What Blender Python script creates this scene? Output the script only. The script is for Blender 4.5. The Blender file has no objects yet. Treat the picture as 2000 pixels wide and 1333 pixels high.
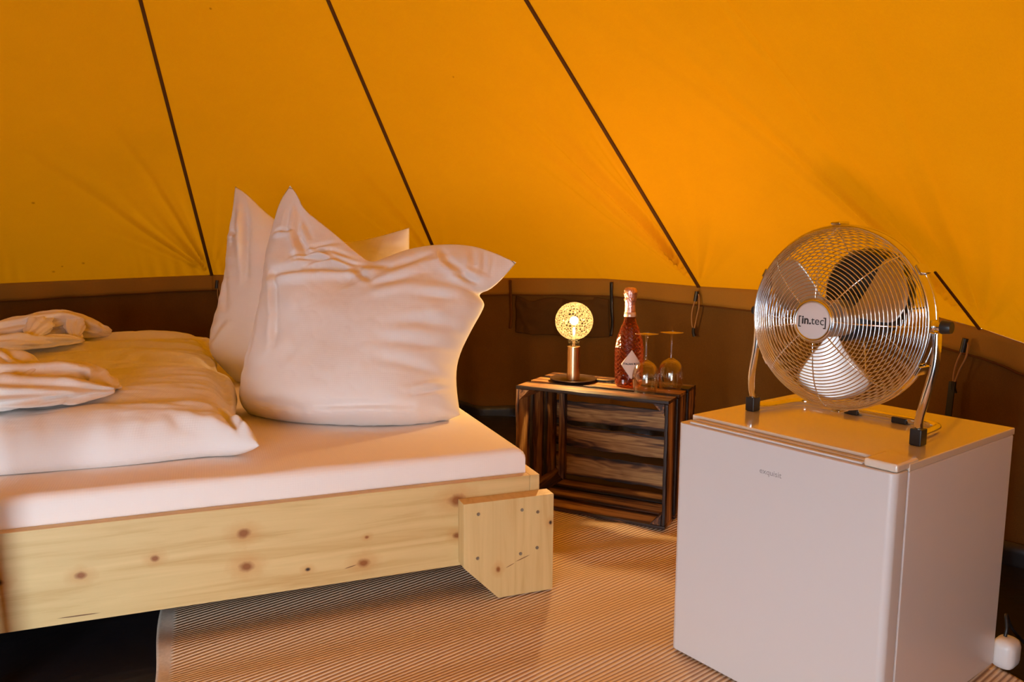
import bpy, bmesh, math, random
import numpy as np
from mathutils import Vector, Matrix

sc = bpy.context.scene
C = sc.collection
PI = math.pi

# ------------------------------------------------------------------ camera
cam_d = bpy.data.cameras.new('camera'); cam = bpy.data.objects.new('camera', cam_d); C.objects.link(cam)
cam_d.sensor_width = 36.0; cam_d.lens = 1552.9 / 2000 * 36; cam_d.clip_start = 0.02
cam.location = (0, 0, 0.87374)
cam.rotation_mode = 'XYZ'
PITCH, ROLL = 0.13193, -0.005475
cam.matrix_world = Matrix.Translation((0, 0, 0.87374)) @ Matrix.Rotation(PI/2 - PITCH, 4, 'X') @ Matrix.Rotation(-ROLL, 4, 'Z')
sc.camera = cam

# ------------------------------------------------------------------ sky, sun, exposure
world = bpy.data.worlds.new('sky'); sc.world = world; world.use_nodes = True
wn = world.node_tree; wn.nodes.clear()
wo = wn.nodes.new('ShaderNodeOutputWorld'); bg = wn.nodes.new('ShaderNodeBackground')
tc = wn.nodes.new('ShaderNodeTexCoord'); sx = wn.nodes.new('ShaderNodeSeparateXYZ'); cr = wn.nodes.new('ShaderNodeValToRGB')
cr.color_ramp.elements[0].position = 0.0; cr.color_ramp.elements[0].color = (0.82, 0.93, 1.0, 1)
cr.color_ramp.elements[1].position = 0.9; cr.color_ramp.elements[1].color = (0.56, 0.72, 0.98, 1)
wn.links.new(tc.outputs['Generated'], sx.inputs[0]); wn.links.new(sx.outputs['Z'], cr.inputs[0])
wn.links.new(cr.outputs[0], bg.inputs[0]); wn.links.new(bg.outputs[0], wo.inputs[0])
bg.inputs['Strength'].default_value = 19.0
sun_d = bpy.data.lights.new('sun', 'SUN'); sun = bpy.data.objects.new('sun', sun_d); C.objects.link(sun)
sun_d.energy = 78.0; sun_d.angle = 0.12; sun_d.color = (1.0, 0.97, 0.93)
sd = Vector((0.68, -0.03, 0.80)).normalized()
sun.rotation_euler = sd.to_track_quat('Z', 'Y').to_euler(); sun.location = (6, 4, 7)
# light portal in the tent's doorway (guides the sampling of the sky through the door)
DOOR_A = math.radians(174.5)
AX, AY, AZ = -1.0566, 1.5415, 3.0
R = 2.5
dv = Vector((math.sin(DOOR_A), math.cos(DOOR_A), 0))
pd = bpy.data.lights.new('door_portal', 'AREA'); pt_ = bpy.data.objects.new('door_portal', pd); C.objects.link(pt_)
pd.shape = 'RECTANGLE'; pd.size = 1.5; pd.size_y = 1.3; pd.cycles.is_portal = True
pt_.location = (AX + dv.x*2.55, AY + dv.y*2.55, 0.62)
pt_.rotation_euler = (dv).to_track_quat('Z', 'Y').to_euler()
sc.view_settings.view_transform = 'Standard'; sc.view_settings.look = 'None'
sc.view_settings.gamma = 1.0; sc.view_settings.use_curve_mapping = False
sc.view_settings.exposure = -0.32
sc.cycles.use_denoising = True
sc.cycles.max_bounces = 14; sc.cycles.diffuse_bounces = 6; sc.cycles.glossy_bounces = 6
sc.cycles.transmission_bounces = 10; sc.cycles.transparent_max_bounces = 24
sc.cycles.sample_clamp_indirect = 6.0

# ------------------------------------------------------------------ helpers
def tag(o, label=None, cat=None, group=None, kind=None):
    if label: o['label'] = label
    if cat: o['category'] = cat
    if group: o['group'] = group
    if kind: o['kind'] = kind
    return o

def empty(name, loc=(0,0,0), rz=0.0, rx=0.0, parent=None):
    o = bpy.data.objects.new(name, None); C.objects.link(o)
    o.location = loc; o.rotation_euler = (rx, 0, rz); o.empty_display_size = 0.05
    if parent: o.parent = parent
    return o

def link_mesh(name, me, mat, parent=None, smooth=False, loc=None, rot=None):
    o = bpy.data.objects.new(name, me); C.objects.link(o)
    if mat is not None: me.materials.append(mat)
    if parent: o.parent = parent
    if smooth:
        me.polygons.foreach_set('use_smooth', [True]*len(me.polygons))
    if loc is not None: o.location = loc
    if rot is not None: o.rotation_euler = rot
    return o

def obj(name, bm, mat, parent=None, smooth=False, loc=None, rot=None, bevel=0, bseg=2, sharp=None):
    me = bpy.data.meshes.new(name); bm.normal_update(); bm.to_mesh(me); bm.free()
    o = link_mesh(name, me, mat, parent, smooth, loc, rot)
    if bevel:
        m = o.modifiers.new('bevel', 'BEVEL'); m.width = bevel; m.segments = bseg; m.limit_method = 'ANGLE'
        m.angle_limit = math.radians(35)
        me.polygons.foreach_set('use_smooth', [True]*len(me.polygons))
        m2 = o.modifiers.new('wn', 'WEIGHTED_NORMAL'); m2.keep_sharp = False
    if sharp is not None:
        me.set_sharp_from_angle(angle=math.radians(sharp))
    return o

def add_box(bm, x0, x1, y0, y1, z0, z1, jit=0, rnd=None):
    vs = []
    for x in (x0, x1):
        for y in (y0, y1):
            for z in (z0, z1):
                j = (lambda: (rnd.uniform(-jit, jit) if rnd else 0))
                vs.append(bm.verts.new((x+j(), y+j(), z+j())))
    for f in ((0,1,3,2),(4,6,7,5),(0,4,5,1),(2,3,7,6),(0,2,6,4),(1,5,7,3)):
        bm.faces.new([vs[i] for i in f])

def box_bm(*a): bm = bmesh.new(); add_box(bm, *a); return bm

def add_lathe(bm, prof, seg=48, cx=0, cy=0, close=True):
    rings = []
    for r, z in prof:
        if r < 1e-6: rings.append([bm.verts.new((cx, cy, z))])
        else: rings.append([bm.verts.new((cx + r*math.cos(2*PI*i/seg), cy + r*math.sin(2*PI*i/seg), z)) for i in range(seg)])
    for a, b in zip(rings, rings[1:]):
        if len(a) == 1 and len(b) == 1: continue
        for i in range(seg):
            j = (i+1) % seg
            if len(a) == 1: bm.faces.new((a[0], b[j], b[i]))
            elif len(b) == 1: bm.faces.new((a[i], a[j], b[0]))
            else: bm.faces.new((a[i], a[j], b[j], b[i]))

def smooth_path(pts, n=8, closed=False):
    P = [Vector(p) for p in pts]; out = []; m = len(P)
    rng = range(m if closed else m-1)
    for i in rng:
        if closed: p0, p1, p2, p3 = P[(i-1)%m], P[i], P[(i+1)%m], P[(i+2)%m]
        else: p0, p1, p2, p3 = P[max(i-1,0)], P[i], P[i+1], P[min(i+2,m-1)]
        for k in range(n):
            t = k/n
            out.append(0.5*((2*p1) + (-p0+p2)*t + (2*p0-5*p1+4*p2-p3)*t*t + (-p0+3*p1-3*p2+p3)*t**3))
    if not closed: out.append(P[-1])
    return out

def add_tube(bm, pts, r, seg=8, closed=False, caps=True, rfun=None):
    P = [Vector(p) for p in pts]; n = len(P)
    T = []
    for i in range(n):
        a = P[(i-1) % n] if (closed or i > 0) else P[i]
        b = P[(i+1) % n] if (closed or i < n-1) else P[i]
        T.append((b-a).normalized())
    up = Vector((0,0,1)) if abs(T[0].z) < 0.9 else Vector((1,0,0))
    N = (up - T[0]*up.dot(T[0])).normalized(); rings = []
    for i in range(n):
        N = (N - T[i]*N.dot(T[i])).normalized(); B = T[i].cross(N)
        rr = rfun(i/(n-1)) if rfun else r
        rings.append([bm.verts.new(P[i] + (N*math.cos(2*PI*k/seg) + B*math.sin(2*PI*k/seg))*rr) for k in range(seg)])
    for i in range(n if closed else n-1):
        a, b = rings[i], rings[(i+1) % n]
        for k in range(seg):
            bm.faces.new((a[k], a[(k+1)%seg], b[(k+1)%seg], b[k]))
    if caps and not closed:
        bm.faces.new(rings[0][::-1]); bm.faces.new(rings[-1])

def grid_mesh(name, X, closed_u=False):
    """X: array (m,n,3) -> mesh of quads"""
    m, n = X.shape[:2]
    idx = np.arange(m*n).reshape(m, n)
    a = idx[:-1, :-1].ravel(); b = idx[1:, :-1].ravel(); c = idx[1:, 1:].ravel(); d = idx[:-1, 1:].ravel()
    F = np.stack([a, b, c, d], 1)
    if closed_u:
        a = idx[-1, :-1]; b = idx[0, :-1]; c = idx[0, 1:]; d = idx[-1, 1:]
        F = np.vstack([F, np.stack([a, b, c, d], 1)])
    me = bpy.data.meshes.new(name)
    me.from_pydata(X.reshape(-1, 3).tolist(), [], F.tolist())
    me.update()
    return me

# smooth value noise in numpy
_rs = np.random.RandomState(7); _T = _rs.rand(256, 256)
def vnoise(x, y):
    x = np.asarray(x, float); y = np.asarray(y, float)
    xi = np.floor(x).astype(int); yi = np.floor(y).astype(int); fx = x-xi; fy = y-yi
    fx = fx*fx*(3-2*fx); fy = fy*fy*(3-2*fy)
    g = lambda i, j: _T[i % 256, j % 256]
    return ((g(xi,yi)*(1-fx)+g(xi+1,yi)*fx)*(1-fy) + (g(xi,yi+1)*(1-fx)+g(xi+1,yi+1)*fx)*fy)*2-1
def fbm(x, y, o=4):
    s = 0; a = 1
    for k in range(o): s = s + a*vnoise(x*2**k+17.3*k, y*2**k+5.1*k); a *= 0.5
    return s

# ------------------------------------------------------------------ materials
def new_mat(name):
    m = bpy.data.materials.new(name); m.use_nodes = True; m.node_tree.nodes.clear()
    return m, m.node_tree
def N(nt, t, **k):
    n = nt.nodes.new(t)
    for a, v in k.items():
        if a.startswith('i_'): n.inputs[a[2:].replace('_', ' ')].default_value = v
        else: setattr(n, a, v)
    return n
def L(nt, a, b): nt.links.new(a, b)
def principled(name, col, rough=0.5, metal=0.0, **k):
    m, nt = new_mat(name)
    o = N(nt, 'ShaderNodeOutputMaterial'); p = N(nt, 'ShaderNodeBsdfPrincipled')
    p.inputs['Base Color'].default_value = (*col, 1); p.inputs['Roughness'].default_value = rough; p.inputs['Metallic'].default_value = metal
    for a, v in k.items(): p.inputs[a.replace('_', ' ')].default_value = v
    L(nt, p.outputs[0], o.inputs[0])
    return m, nt, p, o
def math_n(nt, op, a, b=None, c=None):
    n = N(nt, 'ShaderNodeMath', operation=op)
    for i, v in enumerate((a, b, c)):
        if v is None: continue
        if isinstance(v, (int, float)): n.inputs[i].default_value = v
        else: L(nt, v, n.inputs[i])
    return n.outputs[0]
def ramp(nt, fac, stops):
    r = N(nt, 'ShaderNodeValToRGB'); e = r.color_ramp.elements
    while len(e) < len(stops): e.new(0.5)
    for i, (p, c) in enumerate(stops): e[i].position = p; e[i].color = (*c, 1)
    L(nt, fac, r.inputs[0]); return r.outputs[0]
def mixc(nt, fac, a, b, mode='MIX'):
    n = N(nt, 'ShaderNodeMix', data_type='RGBA', blend_type=mode)
    for i, v in ((0, fac), (6, a), (7, b)):
        if isinstance(v, (int, float)): n.inputs[i].default_value = v
        elif isinstance(v, tuple): n.inputs[i].default_value = (*v, 1)
        else: L(nt, v, n.inputs[i])
    return n.outputs[2]
def obj_co(nt, scale=(1,1,1), rot=(0,0,0), loc=(0,0,0)):
    t = N(nt, 'ShaderNodeTexCoord'); mp = N(nt, 'ShaderNodeMapping')
    mp.inputs['Scale'].default_value = scale; mp.inputs['Rotation'].default_value = rot; mp.inputs['Location'].default_value = loc
    L(nt, t.outputs['Object'], mp.inputs[0]); return mp.outputs[0]
def noise(nt, co, scale, detail=3, rough=0.5, dist=0.0):
    n = N(nt, 'ShaderNodeTexNoise'); n.inputs['Scale'].default_value = scale; n.inputs['Detail'].default_value = detail
    n.inputs['Roughness'].default_value = rough; n.inputs['Distortion'].default_value = dist
    L(nt, co, n.inputs['Vector']); return n.outputs['Fac']
def bump(nt, h, strength, dist, p):
    b = N(nt, 'ShaderNodeBump'); b.inputs['Strength'].default_value = strength; b.inputs['Distance'].default_value = dist
    L(nt, h, b.inputs['Height'])
    L(nt, b.outputs[0], p.inputs['Normal']); return b

def canvas_mat(name, dif, tra, wdif=0.5, spots=(), mott=0.10):
    m, nt = new_mat(name); o = N(nt, 'ShaderNodeOutputMaterial')
    d = N(nt, 'ShaderNodeBsdfDiffuse'); t = N(nt, 'ShaderNodeBsdfTranslucent'); a = N(nt, 'ShaderNodeAddShader')
    co = obj_co(nt)
    n1 = noise(nt, co, 9, 4, 0.6); n2 = noise(nt, obj_co(nt, (1,1,1)), 260, 2, 0.6)
    f = math_n(nt, 'ADD', math_n(nt, 'MULTIPLY', n1, mott*1.2), math_n(nt, 'MULTIPLY', n2, mott*1.6))
    f = math_n(nt, 'ADD', f, 1.0 - mott*1.4)
    geo = N(nt, 'ShaderNodeNewGeometry')
    for (x, y, z, r, k) in spots:
        v = N(nt, 'ShaderNodeVectorMath', operation='DISTANCE'); L(nt, geo.outputs['Position'], v.inputs[0]); v.inputs[1].default_value = (x, y, z)
        mr = N(nt, 'ShaderNodeMapRange'); mr.inputs['From Min'].default_value = r*0.4; mr.inputs['From Max'].default_value = r
        mr.inputs['To Min'].default_value = k; mr.inputs['To Max'].default_value = 1.0; L(nt, v.outputs['Value'], mr.inputs[0])
        f = math_n(nt, 'MULTIPLY', f, mr.outputs[0])
    cd = mixc(nt, 1.0, (*dif,), f, 'MULTIPLY'); ct = mixc(nt, 1.0, (*tra,), f, 'MULTIPLY')
    L(nt, cd, d.inputs[0]); L(nt, ct, t.inputs[0])
    b = N(nt, 'ShaderNodeBump'); b.inputs['Strength'].default_value = 0.25; b.inputs['Distance'].default_value = 0.001
    L(nt, n2, b.inputs['Height']); L(nt, b.outputs[0], d.inputs['Normal']); L(nt, b.outputs[0], t.inputs['Normal'])
    L(nt, d.outputs[0], a.inputs[0]); L(nt, t.outputs[0], a.inputs[1]); L(nt, a.outputs[0], o.inputs[0])
    return m

M = {}
SPOTS = []
def roof_point(theta_deg, s):
    pass
M['canvas'] = None  # made below, once the stain spots are placed
M['band'] = canvas_mat('canvas_band', (0.28, 0.135, 0.022), (0.0022, 0.0008, 0.00001))
M['wall'] = canvas_mat('wall_canvas', (0.120, 0.056, 0.014), (0.0001, 0.00003, 0.0), mott=0.25)
M['pocket'] = canvas_mat('pocket_canvas', (0.075, 0.036, 0.011), (0.0, 0.0, 0.0), mott=0.2)
M['seam'] = canvas_mat('seam_webbing', (0.10, 0.038, 0.010), (0.0022, 0.0006, 0.00001))
M['seam_pale'] = canvas_mat('seam_pale', (0.40, 0.16, 0.012), (0.0155, 0.0051, 0.00002))
M['black_cord'] = principled('black_plastic', (0.012, 0.011, 0.012), 0.45)[0]
M['cord'] = principled('tan_cord', (0.30, 0.16, 0.06), 0.8)[0]

# groundsheet
m, nt, p, o = principled('groundsheet', (0.012, 0.010, 0.013), 0.42)
co = obj_co(nt); bump(nt, noise(nt, co, 3.0, 4, 0.5, 0.6), 0.6, 0.03, p); M['ground'] = m
m, nt, p, o = principled('outside_gravel', (0.5, 0.5, 0.45), 0.9)
co = obj_co(nt); L(nt, ramp(nt, noise(nt, co, 1.2, 5), [(0.3, (0.52, 0.59, 0.64)), (0.7, (0.62, 0.69, 0.75))]), p.inputs['Base Color']); M['outside'] = m

# rug : diagonal woven ribs
RUG_R = 0.368
m, nt, p, o = principled('woven_rug', (0.5, 0.38, 0.28), 0.75)
co = obj_co(nt, rot=(0, 0, 0))
wv = N(nt, 'ShaderNodeTexWave', wave_type='BANDS', bands_direction='Y', wave_profile='SIN')
mp = N(nt, 'ShaderNodeMapping'); mp.inputs['Rotation'].default_value = (0, 0, -(0.679-RUG_R)); L(nt, co, mp.inputs[0])
L(nt, mp.outputs[0], wv.inputs['Vector']); wv.inputs['Scale'].default_value = 2*PI/20/0.0104; wv.inputs['Distortion'].default_value = 0.15
wv.inputs['Detail'].default_value = 1.0; wv.inputs['Detail Scale'].default_value = 3
sp = N(nt, 'ShaderNodeSeparateXYZ'); L(nt, co, sp.inputs[0])
edge = N(nt, 'ShaderNodeMapRange'); edge.inputs['From Min'].default_value = 0.028; edge.inputs['From Max'].default_value = 0.036
L(nt, sp.outputs['X'], edge.inputs[0])
nf = noise(nt, co, 150, 2)
rib = ramp(nt, wv.outputs['Fac'], [(0.12, (0.38, 0.24, 0.15)), (0.45, (0.90, 0.72, 0.52))])
rib = mixc(nt, math_n(nt, 'MULTIPLY', nf, 0.35), rib, (0.52, 0.34, 0.22))
bord = mixc(nt, nf, (0.74, 0.64, 0.54), (0.52, 0.42, 0.33))
L(nt, mixc(nt, edge.outputs[0], bord, rib), p.inputs['Base Color'])
bump(nt, math_n(nt, 'MULTIPLY', wv.outputs['Fac'], edge.outputs[0]), 0.7, 0.003, p)
p.inputs['Specular IOR Level'].default_value = 0.35
M['rug'] = m

# pine with knots
def pine(name, knots, cracks=(), vertical=False, base=(0.64, 0.46, 0.20), axis='xz'):
    m, nt, p, o = principled(name, base, 0.5)
    sc_ = (1.6, 14, 26) if not vertical else (26, 14, 1.6)
    co0 = obj_co(nt); co = obj_co(nt, sc_)
    n1 = noise(nt, co, 1.6, 5, 0.55, 0.6)
    col = ramp(nt, n1, [(0.25, (base[0]*0.80, base[1]*0.68, base[2]*0.52)), (0.5, base), (0.8, (min(base[0]*1.12,1), base[1]*1.14, base[2]*1.2))])
    sp = N(nt, 'ShaderNodeSeparateXYZ'); L(nt, co0, sp.inputs[0])
    wob = noise(nt, co0, 60, 2)
    for (a, z, r, dark) in knots:
        dx = math_n(nt, 'SUBTRACT', sp.outputs['X'], a); dz = math_n(nt, 'SUBTRACT', sp.outputs['Z'], z)
        if vertical: dz = math_n(nt, 'MULTIPLY', dz, 0.8)
        else: dx = math_n(nt, 'MULTIPLY', dx, 0.75)
        d = math_n(nt, 'SQRT', math_n(nt, 'ADD', math_n(nt, 'MULTIPLY', dx, dx), math_n(nt, 'MULTIPLY', dz, dz)))
        d = math_n(nt, 'MULTIPLY', d, math_n(nt, 'ADD', math_n(nt, 'MULTIPLY', wob, 0.7), 0.65))
        halo = N(nt, 'ShaderNodeMapRange'); halo.inputs['From Min'].default_value = r*0.7; halo.inputs['From Max'].default_value = r*3.2
        halo.inputs['To Min'].default_value = 0.55; halo.inputs['To Max'].default_value = 0; L(nt, d, halo.inputs[0])
        core = N(nt, 'ShaderNodeMapRange'); core.inputs['From Min'].default_value = r*0.45; core.inputs['From Max'].default_value = r*1.15
        core.inputs['To Min'].default_value = 1; core.inputs['To Max'].default_value = 0; L(nt, d, core.inputs[0])
        col = mixc(nt, halo.outputs[0], col, (0.52, 0.25, 0.07))
        c = (0.04, 0.015, 0.008) if dark else (0.26, 0.09, 0.02)
        col = mixc(nt, core.outputs[0], col, c)
    for (a0, z0, a1, z1, w) in cracks:
        mx, mz = (a0+a1)/2, (z0+z1)/2; ln = math.hypot(a1-a0, z1-z0)/2; an = math.atan2(z1-z0, a1-a0)
        dx = math_n(nt, 'SUBTRACT', sp.outputs['X'], mx); dz = math_n(nt, 'SUBTRACT', sp.outputs['Z'], mz)
        u = math_n(nt, 'ADD', math_n(nt, 'MULTIPLY', dx, math.cos(an)/ln), math_n(nt, 'MULTIPLY', dz, math.sin(an)/ln))
        v = math_n(nt, 'ADD', math_n(nt, 'MULTIPLY', dx, -math.sin(an)/w), math_n(nt, 'MULTIPLY', dz, math.cos(an)/w))
        d = math_n(nt, 'ADD', math_n(nt, 'MULTIPLY', u, u), math_n(nt, 'MULTIPLY', v, v))
        f = N(nt, 'ShaderNodeMapRange'); f.inputs['From Min'].default_value = 0.5; f.inputs['From Max'].default_value = 1.0
        f.inputs['To Min'].default_value = 1; f.inputs['To Max'].default_value = 0; L(nt, d, f.inputs[0])
        col = mixc(nt, f.outputs[0], col, (0.16, 0.07, 0.02))
    L(nt, col, p.inputs['Base Color']); bump(nt, n1, 0.12, 0.002, p)
    return m
M['pine_rail'] = pine('pine_rail', [(-0.713,0.233,0.011,0),(-0.709,0.157,0.012,0),(-0.889,0.202,0.007,0),(-1.027,0.186,0.008,0),(-0.455,0.127,0.011,0),
    (-0.58,0.131,0.005,1),(-0.447,0.188,0.004,0),(-0.232,0.163,0.008,0),(-0.232,0.25,0.016,0),(-1.172,0.193,0.008,1),(-1.45,0.2,0.01,0)],
    [(-1.077,0.102,-0.994,0.101,0.0015),(-0.50,0.120,-0.47,0.126,0.0012)])
M['pine_leg'] = pine('pine_leg', [(-0.143,0.083,0.006,0),(-0.008,0.182,0.005,1)], [(-0.125,0.083,-0.10,0.093,0.001),(-0.10,0.095,-0.06,0.108,0.0012)], vertical=True)
M['pine'] = pine('pine_plain', [])

# linen
def linen(name, col=(0.80, 0.78, 0.77), wr=0.0):
    m, nt, p, o = principled(name, col, 0.85)
    co = obj_co(nt)
    a = N(nt, 'ShaderNodeTexWave', bands_direction='X'); a.inputs['Scale'].default_value = 60; L(nt, co, a.inputs['Vector'])
    b = N(nt, 'ShaderNodeTexWave', bands_direction='Z'); b.inputs['Scale'].default_value = 60; L(nt, co, b.inputs['Vector'])
    h = math_n(nt, 'MULTIPLY', math_n(nt, 'ADD', a.outputs['Fac'], b.outputs['Fac']), 0.25)
    h = math_n(nt, 'ADD', h, noise(nt, co, 40, 3, 0.6))
    bump(nt, h, 0.25, 0.0015, p)
    p.inputs['Sheen Weight'].default_value = 0.15; p.inputs['Sheen Roughness'].default_value = 0.5
    p.inputs['Subsurface Weight'].default_value = 0.0
    p.inputs['Specular IOR Level'].default_value = 0.2
    return m
M['linen'] = linen('white_linen'); M['sheet'] = linen('white_sheet', (0.87, 0.80, 0.76)); M['towel'] = linen('white_towel', (0.82, 0.77, 0.72))

# charred wood
m, nt, p, o = principled('flamed_wood', (0.2, 0.08, 0.02), 0.55)
t = N(nt, 'ShaderNodeTexCoord'); oi = N(nt, 'ShaderNodeObjectInfo')
mp = N(nt, 'ShaderNodeMapping'); L(nt, t.outputs['Object'], mp.inputs[0])
cm = N(nt, 'ShaderNodeCombineXYZ'); L(nt, math_n(nt, 'MULTIPLY', oi.outputs['Random'], 37.0), cm.inputs[0]); L(nt, math_n(nt, 'MULTIPLY', oi.outputs['Random'], 11.0), cm.inputs[1])
L(nt, cm.outputs[0], mp.inputs['Location'])
mp2 = N(nt, 'ShaderNodeMapping'); L(nt, mp.outputs[0], mp2.inputs[0]); mp2.inputs['Scale'].default_value = (1.0, 9, 9)
warp = noise(nt, mp.outputs[0], 7, 2, 0.5)
n0 = noise(nt, mp2.outputs[0], 1.6, 3, 0.5, 0.8)       # big charred patches
mp3 = N(nt, 'ShaderNodeMapping'); L(nt, mp.outputs[0], mp3.inputs[0]); mp3.inputs['Scale'].default_value = (1.0, 30, 30)
n1 = noise(nt, mp3.outputs[0], 2.4, 7, 0.65, 0.9)      # fine grain
ringv = math_n(nt, 'ADD', math_n(nt, 'MULTIPLY', n0, 9.0), math_n(nt, 'MULTIPLY', warp, 2.5))
rings = math_n(nt, 'ABSOLUTE', math_n(nt, 'SUBTRACT', math_n(nt, 'FRACT', ringv), 0.5))
f = math_n(nt, 'ADD', math_n(nt, 'MULTIPLY', n0, 0.62), math_n(nt, 'MULTIPLY', n1, 0.42))
f = math_n(nt, 'ADD', f, math_n(nt, 'MULTIPLY', rings, 0.16))
f = math_n(nt, 'ADD', f, math_n(nt, 'MULTIPLY', math_n(nt, 'SUBTRACT', oi.outputs['Random'], 0.5), 0.14))
spw = N(nt, 'ShaderNodeSeparateXYZ'); L(nt, t.outputs['Object'], spw.inputs[0])
ed = N(nt, 'ShaderNodeMapRange'); ed.inputs['From Min'].default_value = 0.022; ed.inputs['From Max'].default_value = 0.044; ed.inputs['To Max'].default_value = 0.20
L(nt, math_n(nt, 'ABSOLUTE', spw.outputs['Y']), ed.inputs[0])
f = math_n(nt, 'SUBTRACT', f, ed.outputs[0])
f = math_n(nt, 'ADD', f, 0.045)
L(nt, ramp(nt, f, [(0.47, (0.014, 0.005, 0.004)), (0.54, (0.085, 0.030, 0.012)), (0.60, (0.26, 0.115, 0.036)), (0.72, (0.52, 0.29, 0.10))]), p.inputs['Base Color'])
bump(nt, f, 0.4, 0.002, p); M['flamed'] = m

M['fridge'] = principled('white_enamel', (0.64, 0.62, 0.62), 0.32)[0]
m, nt, p, o = principled('white_enamel_side', (0.66, 0.62, 0.61), 0.30)
bump(nt, noise(nt, obj_co(nt), 500, 1), 0.08, 0.0004, p); M['fridge_side'] = m
M['fridge_top'] = principled('white_worktop', (0.74, 0.66, 0.56), 0.2, Specular_IOR_Level=0.8, Coat_Weight=1.0, Coat_Roughness=0.08, Coat_IOR=1.7)[0]
M['gasket'] = principled('grey_gasket', (0.45, 0.44, 0.45), 0.6)[0]
M['print'] = principled('grey_print', (0.30, 0.28, 0.29), 0.4)[0]
M['print_black'] = principled('black_print', (0.015, 0.012, 0.012), 0.5)[0]
M['chrome'] = principled('chrome', (0.86, 0.84, 0.82), 0.12, 1.0)[0]
M['alu'] = principled('brushed_blade', (0.60, 0.56, 0.52), 0.42, 1.0)[0]
M['black'] = principled('black_plastic_gloss', (0.012, 0.012, 0.013), 0.4)[0]
M['badge'] = principled('badge_white', (0.66, 0.60, 0.57), 0.35, 0.0)[0]
M['white_plastic'] = principled('white_plastic', (0.75, 0.74, 0.75), 0.35)[0]
M['brass'] = principled('brushed_brass', (0.62, 0.40, 0.22), 0.28, 1.0)[0]
M['dark_dish'] = principled('dark_bronze', (0.06, 0.035, 0.028), 0.32, 0.7)[0]
m, nt, p, o = principled('foil', (0.80, 0.45, 0.38), 0.3, 0.85)
bump(nt, noise(nt, obj_co(nt), 90, 3, 0.6), 0.8, 0.004, p); M['foil'] = m
M['label_paper'] = principled('label_paper', (0.62, 0.50, 0.44), 0.6)[0]
M['collar'] = principled('foil_band', (0.72, 0.52, 0.40), 0.4, 0.5)[0]
M['screw'] = principled('zinc_screw', (0.30, 0.25, 0.18), 0.5, 0.6)[0]
M['pole'] = principled('brown_pole', (0.16, 0.075, 0.045), 0.5)[0]
m, nt, p, o = principled('rose_glass', (0.64, 0.125, 0.045), 0.03, 0.0, Transmission_Weight=0.96, IOR=1.42); M['rose'] = m
# thin clear glass
m, nt = new_mat('clear_glass'); o = N(nt, 'ShaderNodeOutputMaterial'); tr = N(nt, 'ShaderNodeBsdfTransparent'); gl = N(nt, 'ShaderNodeBsdfGlossy')
gl.inputs['Roughness'].default_value = 0.04; gl.inputs[0].default_value = (1, 0.97, 0.93, 1); tr.inputs[0].default_value = (0.97, 0.95, 0.92, 1)
lw = N(nt, 'ShaderNodeLayerWeight'); lw.inputs['Blend'].default_value = 0.35; mx = N(nt, 'ShaderNodeMixShader')
ff = math_n(nt, 'ADD', math_n(nt, 'MULTIPLY', math_n(nt, 'POWER', lw.outputs['Facing'], 1.7), 0.85), 0.05); ff = math_n(nt, 'MULTIPLY', ff, 1.0)
L(nt, ff, mx.inputs[0]); L(nt, tr.outputs[0], mx.inputs[1]); L(nt, gl.outputs[0], mx.inputs[2]); L(nt, mx.outputs[0], o.inputs[0]); M['glass'] = m
# patterned amber glass of the globe bulb
m, nt = new_mat('amber_pattern_glass'); o = N(nt, 'ShaderNodeOutputMaterial')
tr = N(nt, 'ShaderNodeBsdfTransparent'); tr.inputs[0].default_value = (1, 0.95, 0.82, 1)
gl = N(nt, 'ShaderNodeBsdfGlossy'); gl.inputs['Roughness'].default_value = 0.12; gl.inputs[0].default_value = (1, 0.85, 0.55, 1)
tl = N(nt, 'ShaderNodeBsdfTranslucent'); tl.inputs[0].default_value = (0.019, 0.0145, 0.0085, 1)
vo = N(nt, 'ShaderNodeTexVoronoi', feature='DISTANCE_TO_EDGE'); vo.inputs['Scale'].default_value = 130; L(nt, obj_co(nt), vo.inputs['Vector'])
k = ramp(nt, vo.outputs['Distance'], [(0.02, (1, 1, 1)), (0.28, (0.0, 0.0, 0.0))])
lw = N(nt, 'ShaderNodeLayerWeight'); lw.inputs['Blend'].default_value = 0.4
m1 = N(nt, 'ShaderNodeMixShader'); m2 = N(nt, 'ShaderNodeMixShader')
L(nt, math_n(nt, 'ADD', math_n(nt, 'MULTIPLY', k, 0.70), math_n(nt, 'MULTIPLY', lw.outputs['Facing'], 0.25)), m1.inputs[0])
L(nt, tr.outputs[0], m1.inputs[1]); L(nt, tl.outputs[0], m1.inputs[2])
m2.inputs[0].default_value = 0.004; L(nt, m1.outputs[0], m2.inputs[1]); L(nt, gl.outputs[0], m2.inputs[2]); L(nt, m2.outputs[0], o.inputs[0])
bm_ = N(nt, 'ShaderNodeBump'); bm_.inputs['Strength'].default_value = 1.0; bm_.inputs['Distance'].default_value = 0.004; L(nt, vo.outputs['Distance'], bm_.inputs['Height'])
L(nt, bm_.outputs[0], gl.inputs['Normal']); L(nt, bm_.outputs[0], tl.inputs['Normal']); M['globe'] = m
m, nt = new_mat('lamp_glow'); o = N(nt, 'ShaderNodeOutputMaterial'); e = N(nt, 'ShaderNodeEmission'); e.inputs[0].default_value = (1.0, 0.66, 0.30, 1)
e.inputs['Strength'].default_value = 4000.0; L(nt, e.outputs[0], o.inputs[0]); M['glow'] = m

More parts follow.
